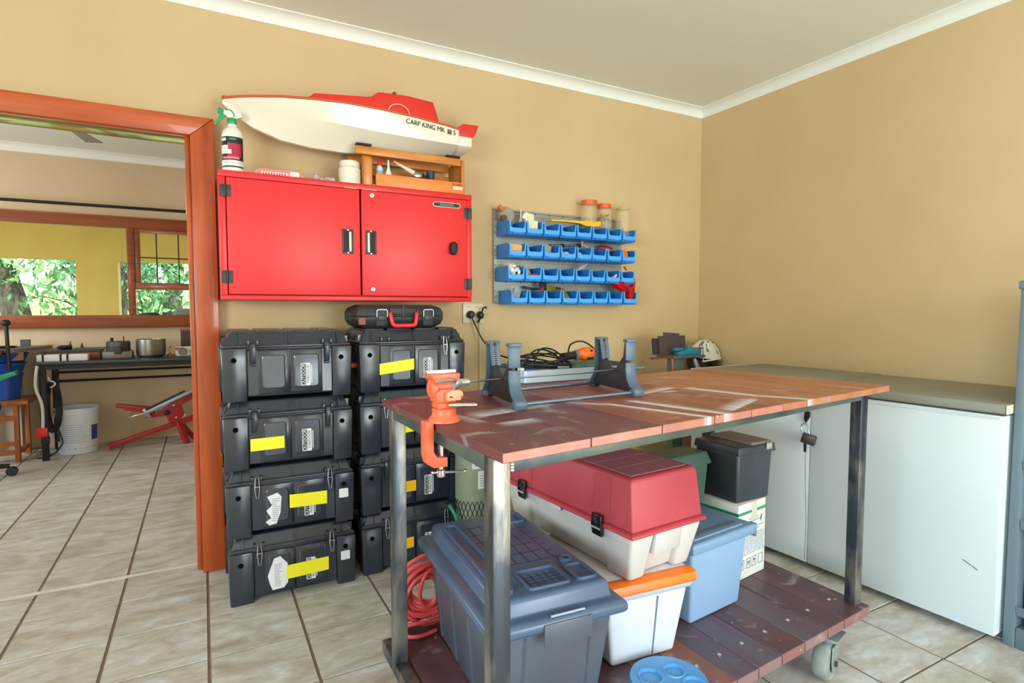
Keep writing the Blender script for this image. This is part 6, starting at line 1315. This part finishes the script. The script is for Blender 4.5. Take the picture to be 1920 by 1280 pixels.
MB().tube(spline([(-0.152, 0.0, 0.33), (-0.16, -0.03, 0.26), (-0.145, -0.075, 0.215), (-0.11, -0.115, 0.20)]), 0.003, 6).build('bail_handle', steel_m, bk, smooth=True)
# clay target thrower
ct_ = thing('clay_trap', 'red steel clay-target thrower with a silver arm on the far room floor', 'trap', (-0.40, 5.92, 0))
rp = M('trap_red', (170, 34, 40), 0.45)
def bar(p, q, w_, h_, name, m, b=0.003):
    p, q = Vector(p), Vector(q); d = (q - p); L = d.length; mt = d.to_track_quat('X', 'Z').to_matrix().to_4x4()
    return MB().box(0, L, -w_ / 2, w_ / 2, -h_ / 2, h_ / 2).xf(Matrix.Translation(p - ct_.location) @ mt).build(name, m, ct_, bevel=b)
bar((-0.74, 5.90, 0.028), (-0.10, 5.95, 0.215), 0.05, 0.042, 'base_bar', rp)
bar((-0.225, 5.93, 0.20), (-0.155, 5.86, 0.0), 0.05, 0.03, 'rear_leg', rp)
bar((-0.225, 5.97, 0.20), (-0.10, 6.06, 0.0), 0.05, 0.03, 'rear_leg', rp)
MB().prism([(-0.47, 0.245), (-0.46, 0.275), (-0.34, 0.315), (-0.26, 0.38), (-0.08, 0.47), (0.02, 0.50), (0.02, 0.46), (-0.13, 0.38), (-0.19, 0.345), (-0.17, 0.26), (-0.215, 0.20), (-0.29, 0.19), (-0.31, 0.255)], 'y', 5.90, 5.925).build('side_plate', rp, ct_, bevel=0.002, world=True)
bar((-0.68, 5.92, 0.375), (-0.43, 5.92, 0.325), 0.07, 0.03, 'front_plate', rp)
bar((-0.62, 5.92, 0.345), (-0.40, 5.92, 0.285), 0.06, 0.024, 'front_plate', rp)
bar((-0.46, 5.88, 0.30), (0.05, 5.88, 0.54), 0.045, 0.028, 'throwing_arm', alu)
bar((-0.46, 5.90, 0.325), (-0.16, 5.90, 0.47), 0.03, 0.012, 'arm_channel', black_m)
bar((-0.58, 5.88, 0.27), (-0.46, 5.88, 0.30), 0.010, 0.010, 'arm_rod', steel_m)
bar((-0.478, 5.872, 0.335), (-0.43, 5.872, 0.255), 0.02, 0.026, 'arm_clamp', alu)
MB().lathe([(0.022, 0), (0.022, -0.016), (0.014, -0.02), (0, -0.02)], (-0.305, 5.899, 0.285), 8, 'y').build('lock_knob', black_m, ct_, world=True)
MB().tube([(-0.585, 5.88, 0.30), (-0.575, 5.875, 0.24), (-0.575, 5.875, 0.15)], 0.003, 5).build('chain', chrome_m, ct_, world=True)
for x, z in ((-0.235, 0.235), (-0.165, 0.25), (-0.25, 0.345)): MB().lathe([(0.008, 0), (0.008, -0.005), (0, -0.006)], (x, 5.899, z), 8, 'y').build('bolt', steel_m, ct_, world=True)
# side counter, crane stool, blue tubs, chair
ctr = thing('side_counter', 'grey-topped side counter along the left of the far room', 'counter', (-2.0, 5.95, 0))
MB().prism([(-2.9, 5.72), (-1.30, 5.72), (-1.15, 6.22), (-2.9, 6.22)], 'z', 0.865, 0.895).build('counter_top', M('laminate_grey', (128, 122, 112), 0.4), ctr, bevel=0.002, world=True)
MB().box(-2.9, -1.36, 6.12, 6.22, 0.0, 0.8645).build('counter_base', M('counter_side', (196, 182, 160), 0.7), ctr, world=True)
MB().box(-1.36, -1.26, 5.80, 5.82, 0.80, 0.8645).build('counter_bracket', M('bracket_wood', (176, 120, 66), 0.5), ctr, world=True)
o = MB().box(-0.03, 0.03, -0.02, 0.02, 0, 0.055).build('small_box', M('slate_box', (74, 76, 84), 0.5), None); o.location = (-1.31, 6.12, 0.8955); tag(o, 'small slate-grey box on the side counter', 'box')
o = MB().lathe([(0.07, 0), (0.085, 0.008), (0.08, 0.014), (0, 0.012)], n=20).build('black_dish', black_m, None, smooth=True); o.location = (-1.40, 5.90, 0.8955); tag(o, 'flat black dish on the side counter', 'dish')
ws_ = thing('wooden_stool', 'honey-coloured wooden stool at the left edge of the far room', 'stool', (-1.36, 5.92, 0))
sw = M('stool_wood', (186, 108, 44), 0.45, col2=(160, 84, 32), scale=5, stretch=(6, 6, 1))
MB().box(-0.20, 0.13, -0.19, 0.19, 0.455, 0.485).build('seat', sw, ws_, bevel=0.004)
for x in (-0.18, 0.035):
    for y in (-0.18, 0.13): MB().taper((x, x + 0.03, y, y + 0.045), (x, x + 0.03, y, y + 0.045), 0, 0.4545).build('leg', sw, ws_, bevel=0.003)
for z in (0.13, 0.06): MB().box(-0.149, 0.0345, -0.17, -0.145, z, z + 0.035).build('rung', sw, ws_)
MB().box(0.038, 0.062, -0.1345, 0.1295, 0.06, 0.095).build('rung', sw, ws_)
MB().box(-0.149, 0.0345, -0.172, -0.148, 0.33, 0.37).build('rung', sw, ws_)
for k, (z, r) in enumerate(((0.4855, 0.115), (0.613, 0.125), (0.703, 0.13))):
    h_ = (0.19, 0.075, 0.06)[k]
    q = MB().lathe([(r * 0.72, 0), (r * 0.8, 0.004), (r, h_), (r * 1.06, h_ + 0.002), (r * 1.06, h_ + 0.012), (r * 0.97, h_ + 0.012), (r * 0.75, 0.008), (0, 0.008)], n=24)
    if k == 0:
        tb_ = q.build('blue_tub', M('tub_blue', (24, 74, 160), 0.4), None, smooth=True); tb_.location = (-1.405, 5.90, z)
        tag(tb_, 'bottom deep blue tub of the stack on the wooden stool', 'tub', 'blue tubs on the stool')
    else:
        tb_ = q.build('blue_tub', M('tub_blue', (24, 74, 160), 0.4), None, smooth=True); tb_.location = (-1.405 + 0.012 * k, 5.90, z + 0.078)
        tag(tb_, ('middle shallow blue tub of the stack on the stool', 'top shallow blue tub of the stack on the stool')[k - 1], 'tub', 'blue tubs on the stool')
ch_ = thing('office_chair', 'black swivel chair with a castor foot at the far left edge', 'chair', (-1.52, 5.25, 0))
for a in (10, 82, 154, 226, 298):
    ft_ = MB().path([((0, 0, 0.10), 0.022), ((0.27 * math.cos(R(a)), 0.27 * math.sin(R(a)), 0.075), 0.016)], 8).build('base_arm', black_m, ch_, smooth=True)
    MB().lathe([(0.03, -0.018), (0.034, -0.012), (0.034, 0.012), (0.03, 0.018)], (0.28 * math.cos(R(a)), 0.28 * math.sin(R(a)), 0.034), 16, 'y').build('castor', blackp, ch_, smooth=True)
MB().cyl((0, 0, 0.10), (0, 0, 0.45), 0.025, n=12).build('gas_column', blackp, ch_, smooth=True)
MB().box(-0.22, 0.20, -0.22, 0.22, 0.45, 0.53).build('seat', M('chair_fabric', (34, 34, 38), 0.8), ch_, bevel=0.03, seg=3)
MB().loft([[(0.16 - y, -0.20, z), (0.20 - y, -0.20, z), (0.20 - y, 0.20, z), (0.16 - y, 0.20, z)] for y, z in ((0.40, 0.56), (0.44, 0.75), (0.42, 0.98))]).build('backrest', M('chair_fabric', (34, 34, 38), 0.8), ch_, bevel=0.02)
dp = thing('drill_press', 'green hand press with a black ball-topped lever at the far left edge', 'press', (-1.445, 5.66, 0))
pgm = M('press_green', (36, 160, 122), 0.45)
MB().cyl((0.14, -0.05, 0.745), (0.135, -0.05, 1.085), 0.013, n=10).build('lever', M('lever_black', (40, 40, 42), 0.3, 0.5), dp, smooth=True)
MB().ball((0.134, -0.05, 1.10), (0.03, 0.03, 0.026), 14, 8).build('lever_knob', black_m, dp, smooth=True)
MB().prism([(-0.12, 0.83), (0.03, 0.86), (0.045, 0.90), (0.035, 1.03), (-0.02, 1.06), (-0.12, 1.05)], 'y', -0.06, 0.0).build('press_head', pgm, dp, bevel=0.008)
MB().prism([(-0.12, 0.62), (0.06, 0.70), (0.18, 0.735), (0.19, 0.705), (0.10, 0.665), (-0.12, 0.60)], 'y', -0.09, 0.0).build('press_foot', pgm, dp, bevel=0.006)
MB().box(-0.10, -0.04, -0.05, -0.01, 0.0, 0.85).build('press_column', M('press_dark', (50, 44, 48), 0.5), dp, bevel=0.004)
MB().prism([(-0.05, 0.74), (0.06, 0.80), (0.10, 0.89), (0.05, 0.90), (-0.05, 0.88)], 'y', -0.01, 0.04).build('guard', M('guard_maroon', (96, 30, 34), 0.5), dp, bevel=0.003)
# power strip and cable hanging off the trestle table
ps = thing('power_strip', 'black cable bundle with a white lead and red plug hanging at the trestle table end', 'cable', (-1.10, 5.78, 0))
MB().tube(spline([(-0.05, -0.11, 0.76), (-0.065, -0.115, 0.60), (-0.03, -0.115, 0.45), (-0.03, -0.115, 0.27)]), 0.011, 8).build('white_lead', M('lead_white', (206, 204, 200), 0.5), ps, smooth=True)
MB().box(-0.075, 0.0, -0.135, -0.105, 0.20, 0.27).build('red_plug', M('plug_red', (214, 40, 38), 0.45), ps, bevel=0.006)
MB().box(-0.045, 0.01, -0.13, -0.10, 0.14, 0.20).build('plug_tail', black_m, ps, bevel=0.006)
q = MB()
for k in range(7):
    q.ring([(0.02 + 0.04 * math.cos(R(a)) + 0.005 * k - 0.02, 0.006 * k - 0.02, 0.42 + (0.20 + 0.01 * math.sin(k * 2)) * math.sin(R(a))) for a in range(0, 360, 18)], 0.0065, 6)
q.build('cable_loops', rope_m, ps, smooth=True)
MB().tube(spline([(0.0, -0.03, 0.66), (0.01, -0.03, 0.63), (0.03, -0.03, 0.625), (0.04, -0.03, 0.60), (0.01, -0.03, 0.575)]), 0.006, 6).build('wall_hook', white_p, ps, smooth=True)
MB().tube(spline([(0.04, 0.0, 0.24), (0.07, -0.02, 0.12), (0.0, -0.03, 0.03), (-0.09, -0.02, 0.012)]), 0.006, 6).build('trailing_lead', rope_m, ps, smooth=True)
MB().tube(spline([(-0.02, -0.11, 0.14), (-0.02, -0.10, 0.07), (0.02, -0.09, 0.05), (0.05, -0.07, 0.08)]), 0.006, 6).build('trailing_lead', rope_m, ps, smooth=True)
# curtain rod, things on the sill, ceiling fan
cr_ = thing('curtain_rod', 'thin black curtain rod above the far window', 'curtain rod', (-0.6, 6.19, 2.11))
MB().cyl((-1.9, 0, -0.004), (1.3, 0, 0.004), 0.013, n=10).build('rod', black_m, cr_, smooth=True)
for x in (-1.6, 1.1): MB().box(x - 0.008, x + 0.008, 0.0, 0.08, -0.012, 0.004).build('bracket', black_m, cr_)
o = MB().loft([[(x, -w_, 0), (x, w_, 0), (x, w_ * 0.8, h_), (x, -w_ * 0.8, h_)] for x, w_, h_ in ((-0.09, 0.006, 0.006), (-0.05, 0.03, 0.02), (0.05, 0.03, 0.024), (0.085, 0.015, 0.012))]).build('dark_dish', M('dish_green_black', (40, 52, 44), 0.4), None, smooth=True); o.location = (-0.44, 6.225, 1.1505); tag(o, 'low dark dish on the far window sill', 'dish')
o = MB().box(-0.10, 0.10, -0.025, 0.025, 0, 0.058).build('grey_box', M('sill_box_grey', (120, 122, 122), 0.6), None, bevel=0.002); o.location = (-0.12, 6.225, 1.1505); tag(o, 'grey flat box on the far window sill', 'box')
fn = thing('ceiling_fan', 'pale ceiling fan of the far room, one blade in view', 'fan', (-0.80, 4.70, ZC))
MB().lathe([(0.05, 0), (0.05, -0.03), (0.016, -0.04), (0.016, -0.12), (0.075, -0.13), (0.085, -0.17), (0.05, -0.20), (0, -0.205)], n=24).build('motor', M('fan_white', (190, 188, 182), 0.5), fn, smooth=True)
for a in (76.5, 196.5, 316.5):
    MB().prism([(0.09, -0.02), (0.55, -0.055), (0.56, 0.055), (0.09, 0.02)], 'z', -0.162, -0.156).xf(RZ(a)).build('blade', M('fan_blade', (150, 140, 132), 0.5), fn)
